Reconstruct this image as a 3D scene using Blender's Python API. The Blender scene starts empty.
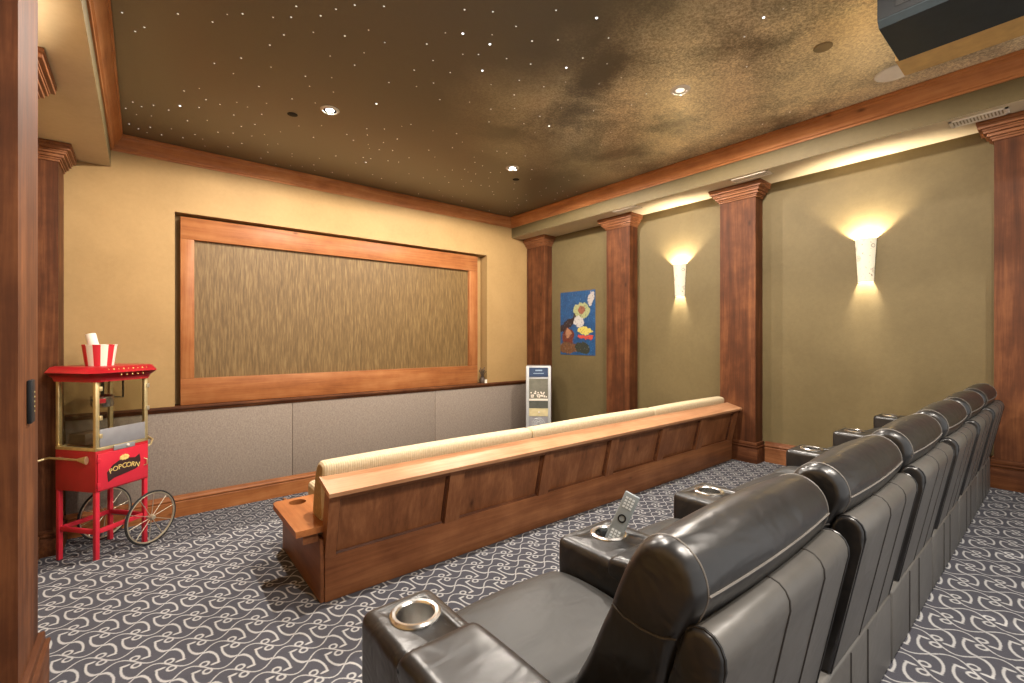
import bpy, bmesh, math, random
from mathutils import Vector, Matrix
random.seed(7)
PI = math.pi
SC = bpy.context.scene
COL = SC.collection

# ------------------------------------------------------------------ camera, world, exposure
CAM_Z = 2.0
cam = bpy.data.cameras.new('camera')
cam.sensor_width = 36.0
cam.lens = 36.0 * 457.25 / 1024.0
cam.shift_y = -3.2 / 1024.0
cam.clip_start = 0.02
camo = bpy.data.objects.new('camera', cam)
COL.objects.link(camo)
camo.location = (0, 0, CAM_Z)
camo.rotation_euler = (PI / 2, 0, -math.radians(90 - 50.97 + 0.0) )
camo.rotation_euler.z = -(math.radians(50.97))
# optical axis sits 50.97 deg from +X towards... set explicitly from the view direction
_fx, _fy = math.sin(math.radians(90 - 50.97)), math.cos(math.radians(90 - 50.97))
camo.rotation_euler.z = -math.atan2(_fx, _fy)
SC.camera = camo

world = bpy.data.worlds.new('world')
SC.world = world
world.use_nodes = True
wb = world.node_tree.nodes['Background']
wb.inputs[0].default_value = (1.0, 0.97, 0.94, 1)
wb.inputs[1].default_value = 1.25  # added fill, enters where the back of the room is open

SC.view_settings.view_transform = 'Standard'
SC.view_settings.look = 'None'
SC.view_settings.gamma = 1.0
SC.view_settings.use_curve_mapping = False
SC.view_settings.exposure = 0.0

CAN_W = 400.0          # watts of each recessed ceiling light
SCONCE_W = 120.0        # watts of each wall sconce bulb

# ------------------------------------------------------------------ room numbers (metres)
ZM, ZU = 0.558, 0.764              # middle and upper carpet levels
YW = 6.376                         # screen wall
XR, XL = 5.69, -0.75               # side walls
SB = 3.80                          # soffit underside
ZC = 4.141                         # starry ceiling
XBR, XBL = 5.16, -0.25             # inner faces of the soffits
CR0 = 3.972                        # crown bottom
YB = -2.0                          # room left open behind the camera, for the world fill
Y_STEP1, Y_STEP2 = 4.006, 1.36

# ------------------------------------------------------------------ node helpers
class G:
    def __init__(s, name):
        s.m = bpy.data.materials.new(name)
        s.m.use_nodes = True
        s.nt = s.m.node_tree
        s.b = s.nt.nodes['Principled BSDF']
        s.out = s.nt.nodes['Material Output']
    def n(s, t, **kw):
        nd = s.nt.nodes.new(t)
        for k, v in kw.items():
            setattr(nd, k, v)
        return nd
    def put(s, sock, v):
        if hasattr(v, 'is_output') or isinstance(v, bpy.types.NodeSocket):
            s.nt.links.new(v, sock)
        else:
            sock.default_value = v
    def math(s, op, a, b=None, c=None):
        nd = s.n('ShaderNodeMath', operation=op)
        s.put(nd.inputs[0], a)
        if b is not None: s.put(nd.inputs[1], b)
        if c is not None: s.put(nd.inputs[2], c)
        return nd.outputs[0]
    def add(s, a, b): return s.math('ADD', a, b)
    def sub(s, a, b): return s.math('SUBTRACT', a, b)
    def mul(s, a, b): return s.math('MULTIPLY', a, b)
    def div(s, a, b): return s.math('DIVIDE', a, b)
    def mn(s, a, b): return s.math('MINIMUM', a, b)
    def mx(s, a, b): return s.math('MAXIMUM', a, b)
    def hyp(s, a, b): return s.math('SQRT', s.add(s.mul(a, a), s.mul(b, b)))
    def step(s, v, lo, hi):
        nd = s.n('ShaderNodeMapRange', interpolation_type='SMOOTHSTEP')
        s.put(nd.inputs[0], v)
        nd.inputs[1].default_value = lo
        nd.inputs[2].default_value = hi
        return nd.outputs[0]
    def co(s, scale=(1, 1, 1), rot=(0, 0, 0), kind='Object'):
        tc = s.n('ShaderNodeTexCoord')
        mp = s.n('ShaderNodeMapping')
        s.nt.links.new(tc.outputs[kind], mp.inputs[0])
        mp.inputs['Scale'].default_value = scale
        mp.inputs['Rotation'].default_value = rot
        return mp.outputs[0]
    def xyz(s, vec):
        nd = s.n('ShaderNodeSeparateXYZ')
        s.put(nd.inputs[0], vec)
        return nd.outputs[0], nd.outputs[1], nd.outputs[2]
    def noise(s, vec, scale, detail=3.0, rough=0.5, dist=0.0):
        nd = s.n('ShaderNodeTexNoise')
        s.put(nd.inputs['Vector'], vec)
        nd.inputs['Scale'].default_value = scale
        nd.inputs['Detail'].default_value = detail
        nd.inputs['Roughness'].default_value = rough
        nd.inputs['Distortion'].default_value = dist
        return nd.outputs[0]
    def ramp(s, v, stops):
        nd = s.n('ShaderNodeValToRGB')
        s.put(nd.inputs[0], v)
        el = nd.color_ramp.elements
        while len(el) < len(stops): el.new(0.5)
        for e, (p, c) in zip(el, stops):
            e.position = p
            e.color = (*c, 1)
        return nd.outputs[0]
    def mix(s, f, a, b):
        nd = s.n('ShaderNodeMix', data_type='RGBA')
        s.put(nd.inputs[0], f)
        for sock, v in ((nd.inputs[6], a), (nd.inputs[7], b)):
            s.put(sock, (*v, 1) if isinstance(v, tuple) and len(v) == 3 else v)
        return nd.outputs[2]
    def bump(s, h, strength, dist=0.01):
        nd = s.n('ShaderNodeBump')
        s.put(nd.inputs['Height'], h)
        nd.inputs['Strength'].default_value = strength
        nd.inputs['Distance'].default_value = dist
        s.nt.links.new(nd.outputs[0], s.b.inputs['Normal'])
    def set(s, color=None, rough=None, metal=None, spec=None, coat=None, emit=None, estr=None):
        b = s.b.inputs
        if color is not None: s.put(b['Base Color'], (*color, 1) if isinstance(color, tuple) and len(color) == 3 else color)
        if rough is not None: s.put(b['Roughness'], rough)
        if metal is not None: b['Metallic'].default_value = metal
        if spec is not None: b['Specular IOR Level'].default_value = spec
        if coat is not None: b['Coat Weight'].default_value = coat
        if emit is not None: b['Emission Color'].default_value = (*emit, 1)
        if estr is not None: b['Emission Strength'].default_value = estr
        return s

M = {}
def plain(name, color, rough=0.5, metal=0.0, var=0.12, scale=14, spec=None, bump=0.0):
    g = G(name)
    v = g.noise(g.co(), scale, 3)
    lo = tuple(c * (1 - var) for c in color); hi = tuple(min(1, c * (1 + var)) for c in color)
    g.set(g.ramp(v, [(0.3, lo), (0.7, hi)]), rough, metal, spec)
    if bump: g.bump(g.noise(g.co(), 180, 2), bump, 0.002)
    M[name] = g.m
    return g.m

def wood(name, axis, dark, mid, light, rough=0.43):
    g = G(name)
    sc = [7.0, 7.0, 7.0]; sc[axis] = 0.55
    v = g.co(tuple(sc))
    n1 = g.noise(v, 1.0, 6, 0.62, 0.9)
    sc2 = [60.0, 60.0, 60.0]; sc2[axis] = 2.2
    n2 = g.noise(g.co(tuple(sc2)), 1.0, 3, 0.6)
    blot = g.noise(g.co((1, 1, 1)), 3.2, 4, 0.6)
    f = g.add(g.add(g.mul(n1, 0.55), g.mul(n2, 0.22)), g.mul(blot, 0.35))
    base = g.ramp(f, [(0.36, dark), (0.55, mid), (0.74, light)])
    ks = [3.0, 3.0, 3.0]; ks[axis] = 1.5
    vo = g.n('ShaderNodeTexVoronoi')
    g.put(vo.inputs['Vector'], g.co(tuple(ks)))
    vo.inputs['Scale'].default_value = 1.25
    kn = g.step(vo.outputs['Distance'], 0.10, 0.0)
    col = g.mix(g.mul(kn, 0.75), base, tuple(c * 0.3 for c in dark))
    g.set(col, rough, spec=0.20)
    g.bump(n2, 0.10, 0.003)
    M[name] = g.m
    return g.m

WD = dict(dark=(0.090, 0.031, 0.012), mid=(0.185, 0.071, 0.029), light=(0.31, 0.135, 0.058))
for k, ax in (('x', 0), ('y', 1), ('z', 2)):
    wood('alder_' + k, ax, **WD)
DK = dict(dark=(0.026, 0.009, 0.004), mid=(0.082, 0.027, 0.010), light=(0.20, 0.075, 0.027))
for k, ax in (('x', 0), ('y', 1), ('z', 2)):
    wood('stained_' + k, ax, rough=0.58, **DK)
HN = dict(dark=(0.165, 0.052, 0.016), mid=(0.31, 0.112, 0.036), light=(0.43, 0.185, 0.068))
CW = dict(dark=(0.22, 0.075, 0.024), mid=(0.42, 0.165, 0.058), light=(0.56, 0.26, 0.10))  # same wood as HN, lightened for light missing on the crowns
for k, ax in (('x', 0), ('y', 1), ('z', 2)):
    wood('honey_' + k, ax, **HN)
wood('crown_x', 0, **CW); wood('crown_y', 1, **CW)
wood('cap_x', 0, (0.24, 0.105, 0.048), (0.38, 0.19, 0.095), (0.50, 0.29, 0.165), 0.42)

def wall_paint(name, lo, hi):
    g = G(name)
    a = g.noise(g.co(), 1.7, 5, 0.6, 0.4)
    b = g.noise(g.co(), 24, 4, 0.6)
    g.set(g.ramp(g.add(g.mul(a, 0.7), g.mul(b, 0.3)), [(0.35, lo), (0.65, hi)]), 0.62, spec=0.3)
    g.bump(g.noise(g.co(), 95, 4, 0.6), 0.22, 0.004)
    M[name] = g.m
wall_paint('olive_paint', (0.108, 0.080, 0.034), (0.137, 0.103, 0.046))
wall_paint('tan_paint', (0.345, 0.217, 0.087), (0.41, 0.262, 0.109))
wall_paint('sconce_lit_paint', (0.48, 0.40, 0.27), (0.56, 0.475, 0.33))  # olive paint lightened: sconce uplight put into the soffit undersides

# starry ceiling: dark bronze paint with gold clouds and sponge grain; sconce glare painted into the gold
g = G('starry_ceiling_paint')
big = g.noise(g.co(), 0.75, 5, 0.62, 0.6)
fine = g.noise(g.co(), 60, 4, 0.75)
px, py, pz = g.xyz(g.co())
cloud = g.noise(g.co(), 1.15, 4, 0.55, 0.3)
pj = g.add(px, g.mul(g.sub(big, 0.5), 1.6))
glare_reg = g.mul(g.step(pj, 2.1, 3.5), g.step(g.add(py, g.mul(g.sub(big, 0.5), 1.5)), 4.6, 2.6))
f = g.mul(glare_reg, g.step(g.add(cloud, g.mul(g.sub(fine, 0.5), 0.30)), 0.30, 0.60))
dk = g.mix(fine, (0.098, 0.080, 0.048), (0.128, 0.106, 0.066))
gold = g.mix(g.step(fine, 0.35, 0.65), (0.55, 0.43, 0.24), (0.97, 0.85, 0.57))
g.set(g.mix(f, dk, gold), g.sub(0.36, g.mul(glare_reg, 0.03)), 0.15, 0.9)
M['starry'] = g.m

# carpet: blue-grey pile with pale scrolls; repeats every 24 cm
def carpet(name, rotated):
    g = G(name)
    x, y, z = g.xyz(g.co())
    P = 0.24
    if rotated:
        u, v = g.div(y, P), g.div(g.mul(x, -1.0), P)
    else:
        u, v = g.div(g.add(x, 0.02), P), g.div(y, P)
    wob = g.noise(g.co(), 120, 2)
    def lattice(u, v):
        qx = g.math('WRAP', u, 0.5, -0.5); qy = g.math('WRAP', v, 0.5, -0.5)
        ang = g.mul(qx, 2 * PI)
        sl = g.mul(g.math('COSINE', ang), 1.25)
        d1 = g.div(g.math('ABSOLUTE', g.add(qy, g.mul(g.math('SINE', ang), 0.2))), g.math('SQRT', g.add(1.0, g.mul(sl, sl))))
        d = g.sub(d1, 0.013)
        sg = g.sub(g.mul(g.math('GREATER_THAN', qy, 0.0), 2.0), 1.0)
        ax, ay = g.mul(qx, sg), g.mul(qy, sg)
        ex, ey = g.div(ax, 0.205), g.div(g.sub(ay, 0.13), 0.37)
        d2 = g.sub(g.mul(g.math('ABSOLUTE', g.sub(g.hyp(ex, ey), 1.0)), 0.235), 0.021)
        d2 = g.mx(d2, g.mul(ax, -1.0))
        d = g.mn(d, d2)
        d3 = g.sub(g.math('ABSOLUTE', g.sub(g.hyp(g.add(ax, 0.012), g.sub(ay, 0.125)), 0.066)), 0.019)
        d = g.mn(d, d3)
        d4 = g.mul(g.sub(g.hyp(g.div(g.sub(ax, 0.15), 0.075), g.div(g.sub(ay, 0.022), 0.032)), 1.0), 0.045)
        return g.mn(d, d4)
    d = g.mn(lattice(u, v), lattice(g.add(u, 0.5), g.add(v, 0.5)))
    d = g.add(d, g.mul(g.sub(wob, 0.5), 0.02))
    f = g.step(d, 0.012, -0.012)
    pile = g.noise(g.co(), 420, 2, 0.7)
    bg = g.mix(pile, (0.040, 0.041, 0.051), (0.086, 0.086, 0.102))
    fg = g.mix(pile, (0.27, 0.27, 0.27), (0.44, 0.44, 0.44))
    g.set(g.mix(f, bg, fg), 0.95, spec=0.1)
    g.bump(g.add(pile, g.mul(f, 0.5)), 0.35, 0.004)
    M[name] = g.m
carpet('scroll_carpet', False)
carpet('scroll_carpet_turned', True)

# leather
def leather(name, lo, hi, r0=0.28, r1=0.42, spec=0.48, fold=0.22):
    g = G(name)
    v = g.noise(g.co(), 5, 4, 0.6)
    wr = g.noise(g.co((1.0, 2.0, 2.0)), 6, 2, 0.5, 0.6)
    h = g.add(wr, g.mul(g.noise(g.co((1, 1, 1)), 17, 2, 0.4), 0.22))
    g.set(g.ramp(v, [(0.3, lo), (0.7, hi)]), g.add(r0, g.mul(v, r1 - r0)), spec=spec)
    g.bump(h, fold, 0.014)
    M[name] = g.m
leather('charcoal_leather', (0.0085, 0.0085, 0.009), (0.0150, 0.0145, 0.0148), 0.29, 0.38, 0.55, 0.42)
leather('lit_rear_leather', (0.066, 0.063, 0.058), (0.092, 0.088, 0.081), 0.32, 0.46)  # black leather lightened: light on the seat backs put into its colour
leather('seat_leather', (0.026, 0.026, 0.0255), (0.038, 0.0375, 0.0365), 0.42, 0.52, 0.30, 0.40)
leather('brown_leather', (0.055, 0.022, 0.011), (0.095, 0.038, 0.018))
plain('pale_thread', (0.13, 0.12, 0.108), 0.5)
plain('dark_thread', (0.035, 0.032, 0.030), 0.7)
plain('brushed_steel', (0.62, 0.61, 0.59), 0.24, 1.0, 0.06, 40)
plain('cup_dark', (0.02, 0.018, 0.017), 0.5)

# corduroy upholstery
g = G('cream_corduroy')
x, y, z = g.xyz(g.co())
rib = g.math('SINE', g.mul(x, 2 * PI / 0.013))
nz = g.noise(g.co(), 60, 3)
g.set(g.mix(g.add(g.mul(rib, 0.06), g.mul(nz, 0.85)), (0.42, 0.335, 0.205), (0.66, 0.56, 0.385)), 0.9, spec=0.15)
g.bump(rib, 0.3, 0.003)
M['cord'] = g.m
plain('cushion_side', (0.30, 0.20, 0.085), 0.9, 0, 0.15, 50)

# fabric panels
g = G('grasscloth')
a = g.noise(g.co((75, 75, 6.0)), 1.0, 3, 0.6)
b = g.noise(g.co((36, 36, 3.6)), 1.0, 3, 0.6)
g.set(g.ramp(g.add(g.mul(a, 0.6), g.mul(b, 0.4)), [(0.33, (0.098, 0.055, 0.017)), (0.5, (0.152, 0.091, 0.031)), (0.69, (0.245, 0.158, 0.062))]), 0.55, spec=0.35)
g.bump(a, 0.3, 0.004)
M['grasscloth'] = g.m
g = G('acoustic_fabric')
w1 = g.noise(g.co((160, 160, 40)), 1.0, 2); w2 = g.noise(g.co((40, 40, 160)), 1.0, 2)
g.set(g.ramp(g.add(g.mul(w1, 0.5), g.mul(w2, 0.5)), [(0.35, (0.22, 0.178, 0.145)), (0.65, (0.33, 0.275, 0.228))]), 0.9, spec=0.1)
g.bump(w1, 0.25, 0.003)
M['acoustic'] = g.m

plain('red_enamel', (0.60, 0.022, 0.045), 0.30, 0, 0.06, 8, 0.6)
plain('dark_red_enamel', (0.44, 0.011, 0.020), 0.32, 0, 0.06, 8, 0.6)
plain('brass', (0.78, 0.65, 0.36), 0.42, 0.85, 0.08, 20)
plain('gold_print', (0.75, 0.55, 0.18), 0.45)
plain('black_print', (0.035, 0.012, 0.012), 0.5)
plain('rubber', (0.018, 0.018, 0.018), 0.8)
plain('pale_metal', (0.66, 0.60, 0.46), 0.35, 0.8, 0.06)
plain('grey_metal', (0.34, 0.34, 0.36), 0.42, 0.4, 0.06)
plain('white_paper', (0.80, 0.74, 0.64), 0.8, 0, 0.04)
plain('paper_red', (0.60, 0.02, 0.03), 0.7, 0, 0.06)
plain('dark_plastic', (0.010, 0.011, 0.012), 0.6, spec=0.25)
plain('projector_grey', (0.026, 0.034, 0.038), 0.6, 0, 0.08, spec=0.2)
plain('tan_board', (0.52, 0.32, 0.11), 0.55)
plain('black_void', (0.006, 0.006, 0.006), 0.8)
plain('white_trim', (0.72, 0.66, 0.56), 0.45, 0, 0.03)
plain('plate_gold', (0.30, 0.235, 0.125), 0.5, 0.2)
plain('silver_plastic', (0.46, 0.47, 0.47), 0.35, 0.2, 0.05)
plain('slate_blue', (0.030, 0.055, 0.115), 0.4)
plain('pale_blue_print', (0.30, 0.40, 0.52), 0.5)
plain('beige_panel', (0.55, 0.47, 0.26), 0.5)
plain('dark_window', (0.09, 0.095, 0.08), 0.25)
plain('smoked_window', (0.17, 0.165, 0.13), 0.25)
plain('remote_grey', (0.20, 0.235, 0.255), 0.38)
plain('button_pale', (0.62, 0.68, 0.72), 0.45)
plain('dark_bronze', (0.07, 0.045, 0.03), 0.5)
plain('popcorn', (0.80, 0.66, 0.34), 0.8)

def glow(name, color, strength, base=(0.8, 0.8, 0.8)):
    g = G(name)
    g.set(base, 0.5, emit=color, estr=strength)
    M[name] = g.m
glow('star_glow', (0.92, 0.92, 0.86), 0.75)
glow('star_faint', (0.90, 0.85, 0.70), 0.42)
glow('star_bright', (0.95, 0.97, 1.0), 2.2)
glow('lamp_cool', (0.86, 0.93, 1.0), 22.0)
glow('lamp_warm', (1.0, 0.88, 0.68), 1.3)
glow('led_yellow', (0.9, 0.75, 0.2), 0.12, (0.35, 0.30, 0.12))

g = G('clear_glass')
tr = g.n('ShaderNodeBsdfTransparent'); gl = g.n('ShaderNodeBsdfGlossy')
tr.inputs[0].default_value = (0.90, 0.90, 0.86, 1)
gl.inputs['Roughness'].default_value = 0.04
ms = g.n('ShaderNodeMixShader'); ms.inputs[0].default_value = 0.05
g.nt.links.new(tr.outputs[0], ms.inputs[1]); g.nt.links.new(gl.outputs[0], ms.inputs[2])
g.nt.links.new(ms.outputs[0], g.out.inputs[0])
M['glass'] = g.m

# mosaic sconce shade: glowing art glass with scattered shell discs
g = G('sconce_glass')
cx = g.co()
vo = g.n('ShaderNodeTexVoronoi'); g.put(vo.inputs['Vector'], cx); vo.inputs['Scale'].default_value = 11
ringv = g.math('SINE', g.mul(vo.outputs['Distance'], 62))
spot = g.mul(g.step(vo.outputs['Distance'], 0.42, 0.37), g.step(ringv, -0.3, 0.3))
nn = g.noise(cx, 45, 3)
c = g.mix(g.mul(spot, 0.8), (1.0, 0.88, 0.64), (0.26, 0.20, 0.12))
c = g.mix(g.step(nn, 0.64, 0.70), c, (0.25, 0.17, 0.09))
g.set((0.30, 0.26, 0.18), 0.3)
g.put(g.b.inputs['Emission Color'], c)
g.b.inputs['Emission Strength'].default_value = 0.75
M['sconce_glass'] = g.m

# poster: plain generic print in the same colours
g = G('poster_print')
cc = g.co()
x, y, z = g.xyz(cc)
warp = g.mul(g.sub(g.noise(cc, 7, 3), 0.5), 0.16); warp2 = g.mul(g.sub(g.noise(g.co((1, 1.3, 0.8)), 9, 3), 0.5), 0.14)
y = g.add(y, warp); z = g.add(z, warp2)
def blob(cy, cz, ry, rz, rot=0.0):
    dy, dz = g.sub(y, cy), g.sub(z, cz)
    ca, sa = math.cos(rot), math.sin(rot)
    a = g.add(g.mul(dy, ca), g.mul(dz, sa)); b = g.sub(g.mul(dz, ca), g.mul(dy, sa))
    return g.step(g.hyp(g.div(a, ry), g.div(b, rz)), 1.06, 0.94)
nz = g.noise(g.co(), 9, 4)
col = g.mix(nz, (0.008, 0.035, 0.12), (0.02, 0.14, 0.36))
for (cy, cz, ry, rz, rt, c) in [
        (0.10, 0.05, 0.40, 0.07, -0.5, (0.03, 0.018, 0.02)), (-0.10, 0.20, 0.17, 0.13, 0.2, (0.42, 0.46, 0.22)),
        (-0.04, 0.02, 0.13, 0.09, 0.4, (0.62, 0.60, 0.58)), (-0.10, 0.22, 0.07, 0.08, 0, (0.32, 0.12, 0.07)),
        (-0.31, 0.40, 0.06, 0.12, 0.2, (0.55, 0.50, 0.45)), (0.22, -0.22, 0.13, 0.15, 0.2, (0.16, 0.035, 0.02)),
        (0.20, -0.16, 0.06, 0.09, 0, (0.45, 0.22, 0.12)), (0.18, -0.42, 0.22, 0.10, 0, (0.17, 0.075, 0.03)),
        (-0.12, -0.42, 0.16, 0.09, 0, (0.035, 0.045, 0.03)), (-0.17, -0.13, 0.17, 0.055, 0.05, (0.72, 0.62, 0.14)),
        (-0.17, -0.23, 0.17, 0.035, 0.05, (0.62, 0.08, 0.05))]:
    col = g.mix(blob(cy, cz, ry, rz, rt), col, c)
fleck = g.noise(cc, 34, 3, 0.6)
col = g.mix(g.mul(g.step(fleck, 0.52, 0.66), 0.55), col, (0.02, 0.03, 0.05))
col = g.mix(g.mul(g.step(fleck, 0.40, 0.30), 0.35), col, (0.30, 0.34, 0.40))
col = g.mix(0.30, col, (0.004, 0.006, 0.010))
g.set(col, 0.35)
M['poster_print'] = g.m

# striped paper bucket (stripes run round the bucket)
g = G('bucket_stripes')
x, y, z = g.xyz(g.co())
an = g.math('ARCTAN2', y, x)
st = g.step(g.math('SINE', g.mul(g.add(an, 0.12), 7.0)), -0.08, 0.08)
g.set(g.mix(st, (0.80, 0.72, 0.60), (0.58, 0.018, 0.03)), 0.6)
M['bucket_stripes'] = g.m

# ------------------------------------------------------------------ mesh helpers
def link(name, bm, mats, parent=None, sharp=35, smooth=True, loc=None, rot=None):
    bmesh.ops.recalc_face_normals(bm, faces=bm.faces)
    if smooth:
        for f in bm.faces: f.smooth = True
        lim = math.radians(sharp)
        for e in bm.edges:
            if len(e.link_faces) == 2 and e.calc_face_angle(0) > lim: e.smooth = False
    me = bpy.data.meshes.new(name)
    bm.to_mesh(me); bm.free()
    for m in (mats if isinstance(mats, (list, tuple)) else [mats]):
        me.materials.append(M[m] if isinstance(m, str) else m)
    o = bpy.data.objects.new(name, me)
    COL.objects.link(o)
    if parent: o.parent = parent
    if loc: o.location = loc
    if rot: o.rotation_euler = rot
    return o

def empty(name, label, cat, loc=(0, 0, 0), rz=0.0, group=None):
    o = bpy.data.objects.new(name, None)
    COL.objects.link(o)
    o.empty_display_size = 0.1
    o.location = loc; o.rotation_euler = (0, 0, rz)
    return tag(o, label, cat, group)

def tag(o, label, cat, group=None):
    o['label'] = label; o['category'] = cat; o['kind'] = 'thing'
    if group: o['group'] = group
    return o

def structure(o, label=None):
    o['kind'] = 'structure'
    if label: o['label'] = label
    return o

def box(bm, x0, x1, y0, y1, z0, z1, bev=0.0, seg=2, mi=0, mat=None):
    r = bmesh.ops.create_cube(bm, size=1.0)
    vs = r['verts']
    for v in vs:
        v.co = Vector(((x0 + x1) / 2 + v.co.x * (x1 - x0), (y0 + y1) / 2 + v.co.y * (y1 - y0), (z0 + z1) / 2 + v.co.z * (z1 - z0)))
    if mat is not None: bmesh.ops.transform(bm, matrix=mat, verts=vs)
    fs = list({f for v in vs for f in v.link_faces})
    for f in fs: f.material_index = mi
    if bev > 0:
        es = list({e for v in vs for e in v.link_edges})
        r2 = bmesh.ops.bevel(bm, geom=es, offset=bev, segments=seg, affect='EDGES', profile=0.5)
        for f in r2['faces']: f.material_index = mi
    return bm

def bx(*a, **k):
    return box(bmesh.new(), *a, **k)

def lathe(bm, prof, seg=24, mat=None, mi=0, a0=0.0, a1=2 * PI):
    full = abs(a1 - a0 - 2 * PI) < 1e-6
    n = seg if full else seg + 1
    rings = []
    for i in range(n):
        a = a0 + (a1 - a0) * i / seg
        rings.append([bm.verts.new((r * math.cos(a), r * math.sin(a), z)) for r, z in prof])
    for i in range(seg):
        A = rings[i]; B = rings[(i + 1) % n]
        for j in range(len(prof) - 1):
            try:
                f = bm.faces.new((A[j], B[j], B[j + 1], A[j + 1])); f.material_index = mi
            except ValueError: pass
    vs = [v for r in rings for v in r]
    if mat is not None: bmesh.ops.transform(bm, matrix=mat, verts=vs)
    bmesh.ops.remove_doubles(bm, verts=vs, dist=1e-5)
    return bm

def tube(bm, pts, r, seg=8, closed=False, mi=0, cap=True):
    pts = [Vector(p) for p in pts]
    n = len(pts)
    rings = []
    up = None
    for i, p in enumerate(pts):
        if closed: t = (pts[(i + 1) % n] - pts[i - 1])
        else: t = pts[min(i + 1, n - 1)] - pts[max(i - 1, 0)]
        t.normalize()
        if up is None:
            up = Vector((0, 0, 1)) if abs(t.z) < 0.9 else Vector((1, 0, 0))
        a = t.cross(up)
        if a.length < 1e-6: a = t.cross(Vector((0, 1, 0)))
        a.normalize(); b = a.cross(t).normalized(); up = b
        rr = r[i] if isinstance(r, (list, tuple)) else r
        rings.append([bm.verts.new(p + a * rr * math.cos(2 * PI * k / seg) + b * rr * math.sin(2 * PI * k / seg)) for k in range(seg)])
    m = n if closed else n - 1
    for i in range(m):
        A = rings[i]; B = rings[(i + 1) % n]
        for k in range(seg):
            f = bm.faces.new((A[k], A[(k + 1) % seg], B[(k + 1) % seg], B[k])); f.material_index = mi
    if not closed and cap:
        for R in (rings[0], rings[-1]):
            try: bm.faces.new(R).material_index = mi
            except ValueError: pass
    return bm

def extrude_poly(bm, poly, axis, a, b, mi=0):
    """poly: 2D points in the two other axes (ordered x,y,z without axis); swept from a to b."""
    def P(p, t):
        q = list(p); q.insert(axis, t); return q
    A = [bm.verts.new(P(p, a)) for p in poly]; B = [bm.verts.new(P(p, b)) for p in poly]
    n = len(poly)
    fs = [bm.faces.new(A), bm.faces.new(list(reversed(B)))]
    for i in range(n):
        fs.append(bm.faces.new((A[i], B[i], B[(i + 1) % n], A[(i + 1) % n])))
    for f in fs: f.material_index = mi
    return bm

def bevel_all(bm, off, seg=3, ang=30):
    es = [e for e in bm.edges if len(e.link_faces) == 2 and e.calc_face_angle(0) > math.radians(ang)]
    bmesh.ops.bevel(bm, geom=es, offset=off, segments=seg, affect='EDGES', profile=0.5)
    return bm

def smooth_loop(ctrl, n):
    """closed Catmull-Rom through 2D control points"""
    out = []; m = len(ctrl)
    per = n // m
    for i in range(m):
        p0, p1, p2, p3 = [Vector(ctrl[(i + k - 1) % m]) for k in range(4)]
        for j in range(per):
            t = j / per
            out.append(0.5 * ((2 * p1) + (-p0 + p2) * t + (2 * p0 - 5 * p1 + 4 * p2 - p3) * t * t + (-p0 + 3 * p1 - 3 * p2 + p3) * t ** 3))
    return out

def pillow(bm, ctrl, x0, x1, inset=0.035, n=48, endw=None, rows=6, puff=0.0):
    """a stuffed cushion: profile in (y,z) swept along x, its ends rounded over by an inset"""
    loop = smooth_loop(ctrl, n)
    m = len(loop)
    c = sum(loop, Vector((0, 0))) / m
    sxx = sum((p.x - c.x) ** 2 for p in loop); syy = sum((p.y - c.y) ** 2 for p in loop); sxy = sum((p.x - c.x) * (p.y - c.y) for p in loop)
    th = 0.5 * math.atan2(2 * sxy, sxx - syy)
    u = Vector((math.cos(th), math.sin(th))); w = Vector((-u.y, u.x))
    la = max(abs((p - c).dot(u)) for p in loop); lb = max(abs((p - c).dot(w)) for p in loop)
    fo = max(0.0, la - lb)
    nor = []
    for p in loop:                                 # inwards, towards the spine of the profile
        t = max(-fo, min(fo, (p - c).dot(u)))
        nor.append((c + u * t - p).normalized())
    endw = endw or inset * 1.2
    mid = [(x0 + endw + (x1 - x0 - 2 * endw) * k / 8, 0.0) for k in range(1, 8)]
    left = [(x0 + endw * (1 - math.cos(PI / 2 * r / rows)), inset * (1 - math.sin(PI / 2 * r / rows))) for r in range(rows + 1)]
    right = [(x1 - (x - x0), i_) for x, i_ in reversed(left)]
    rings = []
    for x, i_ in left + mid + right:
        t = (x - x0) / (x1 - x0)
        pf = puff * (1 - (2 * t - 1) ** 2)
        rings.append([bm.verts.new((x, p.x + q.x * (i_ - pf), p.y + q.y * (i_ - pf))) for p, q in zip(loop, nor)])
    for i in range(len(rings) - 1):
        for k in range(m):
            bm.faces.new((rings[i][k], rings[i][(k + 1) % m], rings[i + 1][(k + 1) % m], rings[i + 1][k]))
    bm.faces.new(rings[0]); bm.faces.new(rings[-1])
    return loop, nor

def carve(o, bm_cut):
    """cut a closed shape out of a mesh object"""
    bmesh.ops.recalc_face_normals(bm_cut, faces=bm_cut.faces)
    me = bpy.data.meshes.new('cut'); bm_cut.to_mesh(me); bm_cut.free()
    c = bpy.data.objects.new('cut', me); COL.objects.link(c)
    if o.parent: c.parent = o.parent
    md = o.modifiers.new('cut', 'BOOLEAN'); md.object = c; md.operation = 'DIFFERENCE'; md.solver = 'EXACT'
    dg = bpy.context.evaluated_depsgraph_get(); dg.update()
    nm = bpy.data.meshes.new_from_object(o.evaluated_get(dg))
    o.modifiers.clear(); o.data = nm
    bpy.data.objects.remove(c); bpy.data.meshes.remove(me)
    return o

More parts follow.
